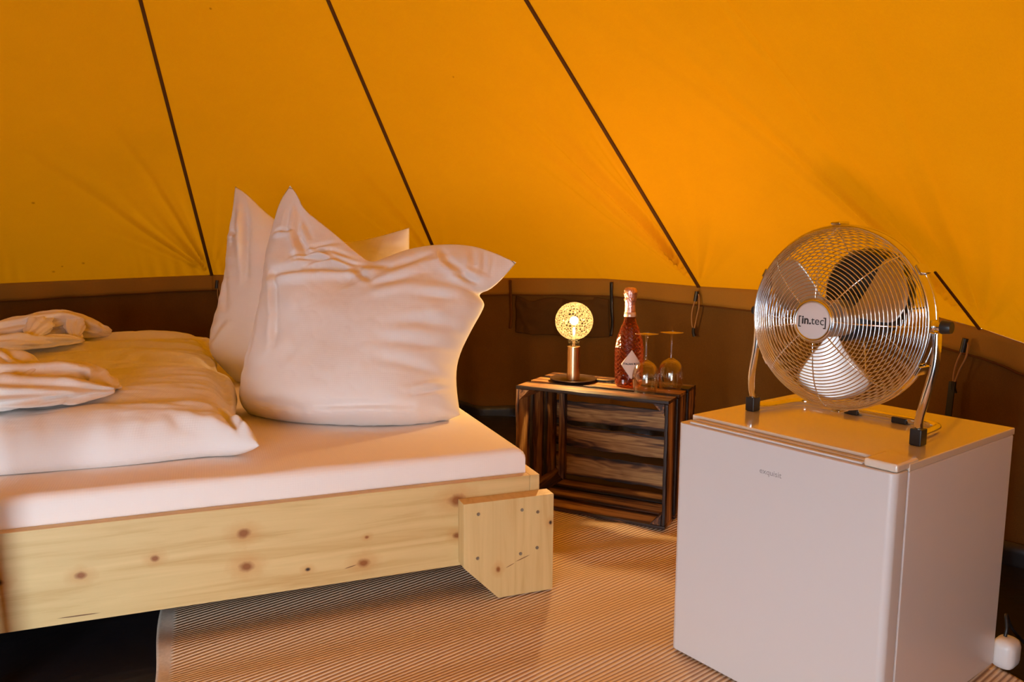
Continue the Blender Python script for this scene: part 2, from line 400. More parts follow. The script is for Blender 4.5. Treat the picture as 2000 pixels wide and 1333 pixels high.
# ------------------------------------------------------------------ tent
HA = [-37, -10.4, 17.1, 46.8, 73.4, 102, 131, 160, 189, 218, 246, 272, 298, 323]     # seam directions, degrees clockwise from +Y
_z = [(-90,.63),(-62,.63),(-37,.636),(-31.5,.641),(-21.8,.652),(-10.4,.669),(2.8,.668),(17.1,.661),(25.1,.672),(36,.684),(46.8,.671),(53,.672),(59.2,.665),
      (68.6,.6425),(73.4,.6177),(76.7,.594),(84,.58),(102,.60),(131,.63),(300,.63)]
_za = np.array([a for a, _ in _z]); _zz = np.array([b for _, b in _z])
def hem_z(deg): return np.interp(deg, _za, _zz)
def hem(deg, r=R):
    a = np.radians(deg); return np.stack([AX + r*np.sin(a), AY + r*np.cos(a), hem_z(deg)], -1)
APEX = np.array([AX, AY, AZ])

# fold fans that radiate from the guy points: (hook index, side, amplitude, reach m, angular window deg, lines)
FANS = {1: [(-1, .013, .42, 56, 10), (1, .005, .30, 40, 6)],
        2: [(-1, .009, .45, 45, 7), (1, .005, .30, 40, 5)],
        3: [(-1, .026, .75, 36, 6), (1, .009, .38, 55, 6)],
        4: [(-1, .017, 0.9, 36, 6), (1, .010, .55, 60, 9)]}
def roof_disp(D, S, a0, a1, i):
    """displacement (towards inside) on panel i between hooks a0 and a1"""
    out = np.zeros_like(D)
    slant = math.hypot(R, AZ-0.65)
    x = (D-a0)/(a1-a0)
    rad = (1-S)
    y = S*slant
    for side_hook, xo, sgn in ((i, 0.0, 1), (i+1, 1.0, -1)):
        fans = FANS.get(side_hook % 13)
        if not fans: continue
        for (sd_, amp, reach, win, k) in fans:
            if (sd_ == 1 and sgn == 1) or (sd_ == -1 and sgn == -1):
                dx = np.abs(x-xo)*np.radians(a1-a0)*R*rad
                rho = np.hypot(dx, y) + 1e-6
                phi = np.degrees(np.arctan2(dx, y))
                ph = phi + 2.0*vnoise(rho*3.0, phi*0.08+side_hook*3)
                wdw = np.exp(-((phi-win*0.42)/(win*0.42))**2)
                env = np.minimum(rho/0.06, 1)*np.exp(-(rho/reach)**2*(0.7+0.5*np.sin(ph*0.31+side_hook)))
                irr = 0.75+0.35*np.sin(ph*0.9+side_hook*1.7)
                out += amp*wdw*env*irr*np.sin(2*PI*ph/(win/k)*0.5 + 0.8*np.sin(ph*0.37))
    wd = np.radians(a1-a0)*R*rad
    out *= np.minimum(np.minimum(x, 1-x)*wd/0.03, 1)
    if i == 4: q = x*wd/0.05; out += 0.016*q*np.exp(-q)*np.minimum(S*3, 1)
    # small gathers along the hem
    g = np.exp(-(y/0.16)**2)*np.minimum(y/0.015, 1)
    out += np.minimum(np.minimum(x, 1-x)*wd/0.02, 1)*0.0034*g*np.sin(np.radians(D)*R*2*PI/0.058 + 3*vnoise(D*0.35, D*0+2))*(0.5+0.5*vnoise(D*0.15, D*0+9))
    out += 0.012*fbm(D*0.06+3, S*3.0, 2)*np.minimum(y/0.2, 1)*np.sin(PI*x)
    return out

ceiling = empty('ceiling'); tag(ceiling, 'orange canvas roof of the bell tent, sloping up from the wall', kind='structure')
# small dirt spots seen on the canvas (world positions on the cone)
def on_cone(deg, s): h = hem(np.array(float(deg))); return h*(1-s) + APEX*s
for deg, s, r, k in ((-27.5, 0.152, 0.010, 0.45), (-25.6, 0.030, 0.006, 0.5), (-23.5, 0.035, 0.009, 0.6), (-26.5, 0.02, 0.009, 0.65), (-1, 0.43, 0.006, 0.55), (3.5, 0.2, 0.005, 0.5), (30, 0.33, 0.005, 0.6), (50, 0.40, 0.006, 0.6), (8, 0.10, 0.006, 0.5)):
    P = on_cone(deg, s); SPOTS.append((P[0], P[1], P[2], r, k))
M['canvas'] = canvas_mat('roof_canvas', (0.45, 0.165, 0.004), (0.0142, 0.0048, 0.000006), spots=SPOTS, mott=0.07)

for i in range(13):
    a0, a1 = HA[i], HA[i+1]
    vis = i in (12, 0, 1, 2, 3, 4)
    door = (i == 7)
    nu, nv = (150, 230) if vis else (10, 12)
    D = np.linspace(a0, a1, nu); S0 = 0.12 if door else 0.0
    S = S0 + (1-S0)*np.linspace(0, 1, nv)**(1.25 if vis else 1)
    S = S*0.999
    DD, SS = np.meshgrid(D, S, indexing='ij')
    Dh = np.where(DD > 270, DD-360, DD)
    H = hem(Dh); X = H*(1-SS)[..., None] + APEX*SS[..., None]
    if vis:
        d = roof_disp(DD, SS, a0, a1, i)
        aa = np.radians(DD); nrm = np.stack([-np.sin(aa)*(AZ-.65), -np.cos(aa)*(AZ-.65), -R*np.ones_like(aa)], -1)
        nrm /= np.linalg.norm(nrm, axis=-1, keepdims=True)
        X = X + nrm*d[..., None]
    o = link_mesh('canvas_panel', grid_mesh('canvas_panel', X), M['canvas'], ceiling, True)
for i in range(13):
    a = HA[i]
    h = hem(np.array(float(a))); s0 = 0.5 if False else 0.0
    P0 = h*(1-s0)+APEX*s0; P1 = h*0.02+APEX*0.98
    if i == 4: P1 = h*0.93+APEX*0.07
    t = np.array([math.cos(math.radians(a)), -math.sin(math.radians(a)), 0.0]); aa = math.radians(a)
    n = np.array([-math.sin(aa)*(AZ-.65), -math.cos(aa)*(AZ-.65), -R]); n /= np.linalg.norm(n)
    bm = bmesh.new(); K = 24; w = 0.0072
    prev = None
    for k in range(K+1):
        s = k/K; P = P0*(1-s)+P1*s
        ww = w if a != HA[4] else 0.004
        q = [bm.verts.new(P + t*sx_*ww*(1-0.3*s) + n*nn) for sx_, nn in ((-1, .003), (1, .003), (1, .008), (-1, .008))]
        if prev:
            for j in range(4): bm.faces.new((prev[j], prev[(j+1) % 4], q[(j+1) % 4], q[j]))
        prev = q
    obj('seam', bm, M['seam'], ceiling)

# walls
def wall_disp(D, Z):
    return 0.022*np.sin(np.radians(D)*R*2*PI/0.27 + 2.2*vnoise(D*0.12, D*0)) * (0.6+0.4*np.cos(Z*3)) + 0.008*fbm(D*0.35, Z*1.2+4, 3) + 0.006*fbm(D*0.5, Z*6, 2)
def wall_pt(D, Z, inset=0.0):
    D = np.asarray(D, float); Z = np.asarray(Z, float)
    f = np.clip(Z/0.6, 0, 1)
    r = R + 0.0 - wall_disp(D, Z)*np.clip((hem_z(D)-Z)/0.10, 0, 1) - inset
    a = np.radians(D); return np.stack([AX + r*np.sin(a), AY + r*np.cos(a), Z], -1)
def wall_part(name, parent, d0, d1, mat, inset, zlo, zhi, nv=24, per=0.45, kind=None, thick=0.0):
    nu = max(6, int((d1-d0)/per)); D = np.linspace(d0, d1, nu); V = np.linspace(0, 1, nv)
    DD, VV = np.meshgrid(D, V, indexing='ij')
    hz = hem_z(DD)
    lo = zlo(hz, DD); hi = zhi(hz, DD)
    X = wall_pt(DD, lo + (hi-lo)*VV, inset)
    o = link_mesh(name, grid_mesh(name, X), mat, parent, True)
    if thick:
        s = o.modifiers.new('t', 'SOLIDIFY'); s.thickness = thick; s.offset = 0
    if kind: tag(o, kind=kind)
    return o
walls = {}
for nm, segs in (('wall_left', [(-90, -10.4)]), ('wall_back', [(-10.4, 46.8)]), ('wall_right', [(46.8, 131)]), ('wall_front', [(131, 160), (189, 270)])):
    w_ = empty(nm); tag(w_, kind='structure'); walls[nm] = w_
    for d0, d1 in segs:
        per = 0.45 if d1 < 132 and d0 >= -90 else 3
        wall_part('wall_canvas', w_, d0, d1, M['wall'], 0.0, lambda h, d: h*0-0.04, lambda h, d: h, 26, per)
        wall_part('trim_band', w_, d0, d1, M['band'], 0.006, lambda h, d: h-0.078-0.004*np.sin(np.radians(d)*7), lambda h, d: h+0.001, 6, per, thick=0.002)
        wall_part('piping', w_, d0, d1, M['seam'], 0.0085, lambda h, d: h-0.083-0.004*np.sin(np.radians(d)*7), lambda h, d: h-0.077-0.004*np.sin(np.radians(d)*7), 2, per, thick=0.003)
        wall_part('groundsheet_lip', w_, d0, d1, M['ground'], 0.012, lambda h, d: h*0-0.03, lambda h, d: 0.05+0.008*np.sin(d*0.5), 4, per, thick=0.003)
walls['wall_left']['label'] = 'dark canvas side wall behind the bed, at the left'
walls['wall_back']['label'] = 'brown canvas side wall behind the lamp'
walls['wall_right']['label'] = 'dark brown canvas side wall behind the fridge'
walls['wall_front']['label'] = 'canvas side wall beside the tent door'

# floor (groundsheet) with soft ripples and the ground outside
n = 150
gx = np.linspace(-1, 1, n); GX, GY = np.meshgrid(gx, gx, indexing='ij')
rr = R+0.01
UX = GX*np.sqrt(1-GY**2/2)*rr; UY = GY*np.sqrt(1-GX**2/2)*rr
Z = -0.006+0.003*fbm(UX*1.6+UY*1.9, UY*0.7-UX*0.6, 3)
o = link_mesh('floor', grid_mesh('floor', np.stack([UX+AX, UY+AY, Z], -1)), M['ground'], None, True); tag(o, 'black groundsheet of the tent', kind='structure')
bm = bmesh.new(); add_lathe(bm, [(0, -0.08), (25, -0.08)], 48, AX, AY); o = obj('ground', bm, M['outside']); tag(o, 'pale gravel ground outside the tent', kind='structure')
bm = bmesh.new(); add_tube(bm, [(-0.988, 1.397, 0.0), (-1.080, 1.52, 2.97)], 0.021, 20); o = obj('tent_pole', bm, M['pole'], smooth=True, sharp=40)
tag(o, 'brown centre pole of the tent at the left edge', 'pole')

# ------------------------------------------------------------------ rug
nu, nv = 260, 330
U = np.linspace(0, 1.603, nu); V = np.linspace(0, 2.08, nv); UU, VV = np.meshgrid(U, V, indexing='ij')
wav = 0.009*np.sin(VV*2*PI/0.155 + 1.3*vnoise(UU*1.2, VV*3) + UU*0.9)*(0.55+0.45*vnoise(UU*1.5+3, VV*2.2)) + 0.004*fbm(UU*1.1, VV*3.3, 2)
Z = np.clip(0.0070 + wav*0.55*np.minimum(1, np.minimum(UU, 1.603-UU)/0.05+0.5), 0.0, 0.0115)
X = np.stack([UU, VV, Z], -1)
X[:, :, 0] += 0.004*np.sin(VV*14)*(UU < 0.02)
u = np.array([math.cos(RUG_R), math.sin(RUG_R)]); v = np.array([-math.sin(RUG_R), math.cos(RUG_R)])
org = u*(-0.1285) + v*(0.15)
o = link_mesh('rug', grid_mesh('rug', X), M['rug'], None, True, loc=(org[0], org[1], 0.0), rot=(0, 0, RUG_R))
sm = o.modifiers.new('t', 'SOLIDIFY'); sm.thickness = 0.003; sm.offset = -1
tag(o, 'beige ribbed woven rug with wavy creases covering the tent floor', 'rug')

# ------------------------------------------------------------------ bed
bed = empty('bed_frame', (0.1035, 1.862, 0), 0.3684)
tag(bed, 'low bed frame of pale pine boards with screwed block feet', 'bed')
BW = 1.86      # depth of the bed
obj('rail', box_bm(-2.02, -0.0445, 0.044, 0.068, 0.0875, 0.292), M['pine_rail'], bed, bevel=0.0015)
obj('rail', box_bm(-0.044, -0.019, 0.0445, BW-0.025, 0.0875, 0.2915), M['pine'], bed, bevel=0.0015)
obj('rail', box_bm(-2.045, -2.021, 0.0445, BW-0.025, 0.0875, 0.2915), M['pine'], bed, bevel=0.0015)
obj('rail', box_bm(-2.02, -0.0445, BW-0.05, BW-0.0255, 0.0875, 0.292), M['pine'], bed, bevel=0.0015)
def leg_prism(pts, y0, y1):
    bm = bmesh.new(); a = [bm.verts.new((x, y0, z)) for x, z in pts]; b = [bm.verts.new((x, y1, z)) for x, z in pts]
    bm.faces.new(a); bm.faces.new(b[::-1]); k = len(pts)
    for i in range(k): bm.faces.new((a[i], b[i], b[(i+1) % k], a[(i+1) % k]))
    bmesh.ops.recalc_face_normals(bm, faces=bm.faces); return bm
LP = [(-0.229, 0.2535), (-0.229, 0.098), (-0.142, 0.0105), (0.0, 0.0105), (0.0, 0.2535)]
leg = obj('leg', leg_prism(LP, 0.0, 0.0435), M['pine_leg'], bed, bevel=0.001)
LM = [(-2.045-x-0.019+0.0, z) for x, z in LP]
obj('leg', leg_prism(LM, 0.0, 0.0435), M['pine'], bed, bevel=0.001)
obj('leg', leg_prism(LP, BW-0.025, BW+0.02), M['pine'], bed, bevel=0.001)
obj('leg', leg_prism(LM, BW-0.025, BW+0.02), M['pine'], bed, bevel=0.001)
for a, z in ((-0.193,0.226),(-0.083,0.223),(-0.042,0.213),(-0.195,0.118),(-0.086,0.114),(-0.043,0.123)):
    bm = bmesh.new(); add_lathe(bm, [(0, 0.0), (0.0018, 0.0), (0.0022, 0.0008), (0.0042, 0.0012), (0.0042, -0.003)], 12)
    obj('screw', bm, M['screw'], leg, loc=(a, -0.0002, z), rot=(PI/2, 0, 0))
for k in range(12):
    y = 0.16*k
    x0 = -0.12-0.16*k
    obj('slat', box_bm(x0-0.09, x0, 0.07, BW-0.055, 0.168, 0.186), M['pine'], bed)

# mattress : rounded box with a fitted sheet
def round_box(bm, x0, x1, y0, y1, z0, z1, r, seg=5):
    b2 = bmesh.new(); add_box(b2, x0, x1, y0, y1, z0, z1)
    bmesh.ops.bevel(b2, geom=b2.edges[:], offset=r, segments=seg, profile=0.5, affect='EDGES')
    me = bpy.data.meshes.new('t'); b2.to_mesh(me); b2.free(); bm.from_mesh(me); bpy.data.meshes.remove(me)
x0, x1, y0, y1, z0, z1 = -1.99, -0.046, 0.071, BW-0.055, 0.187, 0.352
nx, ny = 300, 260
def mattress():
    # top sheet grid dropping over the edges, closed by a bottom
    rr = 0.022
    def axis(a, b, n):
        t = np.linspace(0, 1, n); return t
    us = np.linspace(-1, 1, nx); vs = np.linspace(-1, 1, ny)
    UU, VV = np.meshgrid(us, vs, indexing='ij')
    cx, cy = (x0+x1)/2, (y0+y1)/2; hx, hy = (x1-x0)/2, (y1-y0)/2; H = z1-z0
    # unfold: distance along the surface
    sxx = UU*(hx+H); syy = VV*(hy+H)
    ox = np.clip(np.abs(sxx)-(hx-rr), 0, None); oy = np.clip(np.abs(syy)-(hy-rr), 0, None)
    def fold(o_):
        a = np.clip(o_/rr, 0, PI/2); down = np.where(o_ < rr*PI/2, rr*(1-np.cos(a)), rr+(o_-rr*PI/2)); out = rr*np.sin(a)
        return out, down
    oxx, dx = fold(ox); oyy, dy = fold(oy)
    X = cx + np.sign(sxx)*(np.minimum(np.abs(sxx), hx-rr)+oxx); Y = cy + np.sign(syy)*(np.minimum(np.abs(syy), hy-rr)+oyy)
    dn = np.minimum(np.maximum(dx, dy), H)
    Zz = z1 - dn
    Zz += 0.0022*fbm(X*3+1, Y*5, 3)*(dn < 0.001)
    Y = Y + (dn > 0.01)*(np.abs(syy) > hy)*0.0016*np.sin(Zz*0+X*9+fbm(X*4, Zz*30, 2)*2)*-1
    return np.stack([X, Y, Zz], -1)
o = link_mesh('mattress', grid_mesh('mattress', mattress()), M['sheet'], None, True, loc=(0.1035, 1.862, 0), rot=(0, 0, 0.3684))
tag(o, 'flat mattress in a white fitted sheet on the pine bed', 'mattress')

# ------------------------------------------------------------------ pillows and duvets
def resample(pts, n):
    P = np.array(pts, float)
    d = np.r_[0, np.cumsum(np.linalg.norm(np.diff(P, axis=0), axis=1))]
    t = np.linspace(0, d[-1], n)
    return np.stack([np.interp(t, d, P[:, i]) for i in range(2)], -1)
def chaikin(pts, it=1):
    P = [np.array(p, float) for p in pts]
    for _ in range(it):
        Q = [P[0]]
        for a, b in zip(P, P[1:]): Q += [a*0.75+b*0.25, a*0.25+b*0.75]
        Q.append(P[-1]); P = Q
    return P
def coons(bot, top, left, right, n):
    b, t, l, r = (resample(chaikin(c, 2), n) for c in (bot, top, left, right))
    s = np.linspace(0, 1, n)[:, None, None]; w = np.linspace(0, 1, n)[None, :, None]
    P = (1-w)*b[:, None] + w*t[:, None] + (1-s)*l[None] + s*r[None] - ((1-s)*(1-w)*b[0] + s*(1-w)*b[-1] + (1-s)*w*t[0] + s*w*t[-1])
    return P
def crease_field(P, creases):
    d = np.zeros(P.shape[:2])
    for (x0_, y0_, x1_, y1_, w, amp) in creases:
        a = np.array([x0_, y0_]); b = np.array([x1_, y1_]); ab = b-a; L2 = ab@ab
        t = np.clip(((P-a)@ab)/L2, 0, 1); q = a + t[..., None]*ab
        dd = P-q; dist = np.linalg.norm(dd, axis=-1)
        side = (dd[..., 0]*ab[1]-dd[..., 1]*ab[0])/math.sqrt(L2)
        fade = np.sin(PI*np.clip(t, 0.06, 0.94))**0.5
        d += 1.35*amp*fade*(-np.exp(-(dist/w)**2) + 0.75*np.exp(-((side-1.9*w)/(1.3*w))**2)*np.exp(-(np.maximum(dist-np.abs(side), 0)/w)**2))
    return d
def cushion(name, O, Uv, Vv, bot, top, left, right, thick, creases=(), zmin=None, n=170, skew=0.3, pv=2.6, pu=3.0, ev=0.75, eu=0.55,
            wr=0.008, mat=None, seed=0, back=1.0, wrdir=(6, 2.5), zsoft=0.0, pvb=None):
    O, Uv, Vv = (np.array(a, float) for a in (O, Uv, Vv)); Nn = np.cross(Uv, Vv)
    P = coons(bot, top, left, right, n)
    s = np.linspace(-1, 1, n)[:, None]; w = np.linspace(-1, 1, n)[None, :]
    pw = np.where(w < 0, pvb or pv, pv); ew = np.where(w < 0, 0.5 if pvb else ev, ev)
    prof = (np.clip(1-np.abs(s)**pu, 0, 1)**eu)*(np.clip(1-np.abs(w)**pw, 0, 1)**ew)
    h = thick*prof*(1-skew*w)
    edge = np.clip(prof*2.2, 0, 1)
    x, y = P[..., 0], P[..., 1]
    wrk = wr*(fbm(x*wrdir[0]+seed, y*wrdir[1]*2+seed, 4)) + wr*0.5*np.abs(fbm(x*4+y*9+seed*2, y*5-x*7, 3))
    # gathers that run in from the seams
    near = np.exp(-((1-np.abs(s))/0.16)**2)*np.sin(y*2*PI/0.055 + 3*vnoise(y*9, x*3+seed)) + np.exp(-((1-np.abs(w))/0.14)**2)*np.sin(x*2*PI/0.06 + 3*vnoise(x*9, y*3+seed))
    f = h + (wrk + 0.0035*near)*edge + crease_field(P, creases)*edge
    F = O + x[..., None]*Uv + y[..., None]*Vv + Nn*(f)[..., None] * 1.0
    Bk = O + x[..., None]*Uv + y[..., None]*Vv - Nn*(h*back + 0.5*(wrk)*edge)[..., None]
    if Nn[1] > 0: pass
    def clamp(X):
        if zmin is None: return X
        z = X[..., 2]; X[..., 2] = np.where(z < zmin, zmin + 0.0004 + zsoft*0, z); return X
    F = clamp(F); Bk = clamp(Bk)
    V = np.vstack([F.reshape(-1, 3), Bk.reshape(-1, 3)])
    idx = np.arange(n*n).reshape(n, n)
    a = idx[:-1, :-1].ravel(); b = idx[1:, :-1].ravel(); c = idx[1:, 1:].ravel(); d = idx[:-1, 1:].ravel()
    F1 = np.stack([a, b, c, d], 1); F2 = np.stack([d, c, b, a], 1) + n*n
    me = bpy.data.meshes.new(name); me.from_pydata(V.tolist(), [], np.vstack([F1, F2]).tolist()); me.update()
    bm = bmesh.new(); bm.from_mesh(me)
    bmesh.ops.remove_doubles(bm, verts=bm.verts, dist=0.0006)
    bmesh.ops.recalc_face_normals(bm, faces=bm.faces)
    bm.to_mesh(me); bm.free()
    return link_mesh(name, me, mat or M['linen'], None, True)

CR1 = [(-.262,.69,-.255,.56,.008,.012), (-.245,.66,-.17,.54,.008,.010), (-.15,.50,-.02,.452,.007,.010), (-.19,.45,-.10,.462,.007,.010), (.08,.42,.22,.50,.016,.012), (.05,.36,.20,.41,.016,.010), (-.252,.70,-.213,.549,.009,.016), (-.213,.549,-.163,.466,.010,.014), (-.30,.56,-.235,.565,.008,.014), (-.31,.55,-.316,.45,.010,.012),
       (-.245,.405,-.113,.425,.014,.020), (-.113,.425,-.01,.441,.013,.020), (-.241,.40,-.20,.271,.010,.010), (-.20,.271,-.183,.176,.012,.008),
       (-.20,.466,-.105,.499,.009,.014), (-.105,.499,-.03,.482,.009,.012), (-.163,.433,-.085,.466,.008,.012), (-.085,.466,.004,.456,.008,.012),
       (-.17,.50,-.09,.535,.008,.010), (-.018,.441,.052,.385,.010,.012), (.01,.46,.09,.44,.014,.012), (.221,.54,.265,.466,.012,.012), (.265,.466,.347,.402,.012,.014),
       (.363,.522,.371,.44,.009,.018), (.330,.52,.345,.45,.010,.012), (.395,.498,.388,.43,.007,.010), (.362,.402,.30,.415,.010,.012),
       (.30,.34,.20,.335,.014,.008), (.31,.27,.18,.25,.016,.008), (.30,.20,.15,.19,.015,.008), (.29,.12,.12,.14,.016,.007),
       (-.30,.30,-.29,.12,.015,.008), (-.25,.02,-.05,-.01,.012,.008), (-.05,.0,.22,.02,.010,.008), (.31,.09,.22,.05,.008,.010)]
o = cushion('pillow', (-0.47, 2.24, 0.353), (0.9887, -0.1498, 0.0), (0.0562, 0.3707, 0.927),
    [(-0.30,-0.008),(-0.186,-0.035),(-0.06,-0.045),(0.093,-0.045),(0.227,-0.029),(0.327,0.019)],
    [(-0.277,0.727),(-0.248,0.695),(-0.222,0.647),(-0.157,0.60),(-0.094,0.552),(-0.032,0.502),(0.015,0.471),(0.05,0.485),(0.135,0.52),(0.229,0.534),(0.315,0.531),(0.379,0.514),(0.46,0.477)],
    [(-0.30,-0.008),(-0.334,0.026),(-0.34,0.072),(-0.33,0.174),(-0.322,0.269),(-0.316,0.383),(-0.326,0.491),(-0.317,0.575),(-0.306,0.67),(-0.277,0.727)],
    [(0.327,0.019),(0.306,0.117),(0.308,0.185),(0.338,0.262),(0.372,0.332),(0.374,0.352),(0.350,0.378),(0.396,0.394),(0.46,0.477)],
    0.150, CR1, zmin=0.3535, n=230, skew=0.40, pv=2.2, pvb=7, pu=3.0, ev=0.95, eu=0.72, wr=0.008, back=0.55, seed=2)
tag(o, 'large plump white pillow standing in front, its corners pointing up and right', 'pillow', 'pillows standing on the bed')
CR2 = [(-.448,.727,-.42,.50,.012,.014), (-.41,.69,-.36,.50,.012,.012), (-.38,.62,-.33,.36,.013,.012), (-.45,.42,-.40,.25,.014,.010), (-.45,.55,-.40,.53,.01,.010), (-.48,.12,-.40,.20,.012,.010)]
o = cushion('pillow', (-0.60, 2.74, 0.353), (0.9959, -0.0905, 0.0), (0.0262, 0.2877, 0.9574),
    [(-0.362,-0.012),(-0.192,-0.03),(-0.007,-0.03),(0.193,-0.03)],
    [(-0.448,0.727),(-0.399,0.697),(-0.315,0.618),(-0.154,0.511),(0.017,0.516),(0.128,0.544),(0.215,0.572)],
    [(-0.362,-0.012),(-0.444,0.056),(-0.489,0.114),(-0.483,0.189),(-0.46,0.302),(-0.453,0.397),(-0.456,0.512),(-0.45,0.609),(-0.448,0.727)],
    [(0.193,-0.03),(0.222,0.102),(0.232,0.285),(0.217,0.509),(0.215,0.572)],
    0.12, CR2, zmin=0.3535, n=150, skew=0.3, wr=0.006, back=0.7, seed=9)
tag(o, 'white pillow standing upright behind the plump front pillow', 'pillow', 'pillows standing on the bed')

cb, sb = math.cos(0.3684), math.sin(0.3684)
def bedw(a, c, z): return (0.1035 + a*cb - c*sb, 1.862 + a*sb + c*cb, z)
# flat folded duvets : local plane axes are the bed's
BU = (cb, sb, 0.0); BV = (-sb, cb, 0.0)
CD1 = [(-.70,.18,-.75,.34,.010,.016), (-.73,.20,-.84,.25,.012,.010), (-.72,.40,-.74,.80,.022,.016), (-.76,.45,-1.2,.36,.05,.008)]
o = cushion('duvet', (0.1035, 1.862, 0.392), BU, BV,
    [(-2.0,.23),(-1.6,.225),(-1.2,.215),(-.95,.20),(-.80,.225),(-.735,.205),(-.667,.155)],
    [(-2.0,.90),(-1.5,.90),(-1.0,.905),(-.80,.915),(-.70,.90)],
    [(-2.0,.25),(-2.0,.55),(-2.0,.90)],
    [(-.667,.165),(-.668,.21),(-.715,.32),(-.705,.55),(-.69,.75),(-.70,.90)],
    0.088, CD1, zmin=0.3545, n=230, skew=-0.10, pv=9.0, pu=9, ev=0.5, eu=0.55, wr=0.007, back=0.8, seed=4, wrdir=(3, 5))
tag(o, 'white duvet folded flat at the front side of the bed', 'duvet', 'folded duvets on the mattress')
CD2 = [(-.76,1.1,-1.2,1.25,.03,.010), (-.76,1.35,-1.25,1.40,.035,.012), (-.78,1.6,-1.2,1.55,.03,.010), (-.73,1.0,-.78,1.25,.02,.014), (-.75,1.3,-.80,1.65,.02,.012)]
o = cushion('duvet', (0.1035, 1.862, 0.403), BU, BV,
    [(-2.0,.935),(-1.5,.935),(-1.0,.945),(-.80,.945),(-.71,.965)],
    [(-2.0,1.79),(-1.5,1.79),(-1.0,1.80),(-.73,1.79)],
    [(-2.0,.935),(-2.0,1.4),(-2.0,1.79)],
    [(-.71,.965),(-.745,1.15),(-.735,1.45),(-.73,1.79)],
    0.070, CD2, zmin=0.3545, n=170, skew=-0.38, pv=5.0, pu=8, ev=0.5, eu=0.55, wr=0.009, back=0.8, seed=14, wrdir=(3, 4))
tag(o, 'white duvet folded flat on the far side of the bed', 'duvet', 'folded duvets on the mattress')

# crumpled towels : overlapping folded lengths of cloth
def towel_lobe(path, w, h, folds=3, seed=0, ns=90, nc=72):
    P = np.array([tuple(p) for p in smooth_path(path, 14)]); n_ = len(P)
    T = np.gradient(P, axis=0); T /= np.linalg.norm(T, axis=1, keepdims=True)
    Sd = np.cross(T, [0, 0, 1.0]); Sd /= np.linalg.norm(Sd, axis=1, keepdims=True); Up = np.cross(Sd, T)
    t = np.linspace(0, 1, n_)[:, None]; a = np.linspace(0, 2*PI, nc, endpoint=False)[None, :]
    W = np.interp(t[:, 0], np.linspace(0, 1, len(w)), w)[:, None]; Hh = np.interp(t[:, 0], np.linspace(0, 1, len(h)), h)[:, None]
    sg = lambda v, p: np.sign(v)*np.abs(v)**p
    tw = a + 1.1*t + seed
    rad = 1 + 0.16*np.sin(folds*tw) + 0.12*np.sin((folds*2+1)*tw + 5*t) + 0.26*fbm(a*1.5+seed*3+np.cos(a), t*6+seed, 3)
    rad = rad - 0.16*np.exp(-((np.mod(tw*folds/2, PI)-1.2)/0.16)**2)
    X = P[:, None, :] + Sd[:, None, :]*(W*sg(np.cos(a), 0.85)*rad)[..., None] + Up[:, None, :]*(Hh*sg(np.sin(a), 0.9)*rad)[..., None]
    return X
def towel(name, lobes, zfun):
    bm = bmesh.new()
    for lb in lobes:
        X = towel_lobe(*lb)
        X[..., 2] = np.maximum(X[..., 2], zfun)
        m_, n_ = X.shape[:2]
        vs = [[bm.verts.new(X[i, j]) for j in range(n_)] for i in range(m_)]
        for i in range(m_-1):
            for j in range(n_): bm.faces.new((vs[i][j], vs[i][(j+1) % n_], vs[i+1][(j+1) % n_], vs[i+1][j]))
        bm.faces.new(vs[0][::-1]); bm.faces.new(vs[-1])
    return obj(name, bm, M['towel'], smooth=True)
B = bedw
t1 = towel('towel', [
    ([B(-1.55,.40,.50), B(-1.38,.37,.505), B(-1.20,.36,.512), B(-1.08,.40,.505), B(-.985,.425,.497)], [.05,.075,.075,.06,.012], [.02,.032,.036,.026,.006], 3, 0.4),
    ([B(-1.30,.42,.53), B(-1.18,.45,.535), B(-1.08,.50,.525), B(-1.02,.50,.505), B(-.985,.45,.498)], [.03,.05,.055,.045,.01], [.02,.028,.030,.022,.006], 2, 2.1),
    ([B(-1.52,.60,.51), B(-1.38,.62,.545), B(-1.27,.60,.560), B(-1.20,.55,.530), B(-1.17,.52,.500)], [.05,.07,.06,.05,.02], [.03,.038,.032,.03,.01], 3, 1.2),
    ([B(-1.24,.56,.51), B(-1.20,.50,.545), B(-1.19,.43,.535), B(-1.20,.36,.50)], [.02,.04,.04,.02], [.01,.02,.02,.01], 4, 5.2),
    ([B(-1.40,.30,.50), B(-1.36,.40,.54), B(-1.37,.50,.56), B(-1.40,.62,.55)], [.03,.05,.05,.03], [.012,.025,.025,.012], 4, 2.6)], 0.483)
tag(t1, 'crumpled white towel on the near duvet at the left edge', 'towel', 'crumpled towels on the duvets')
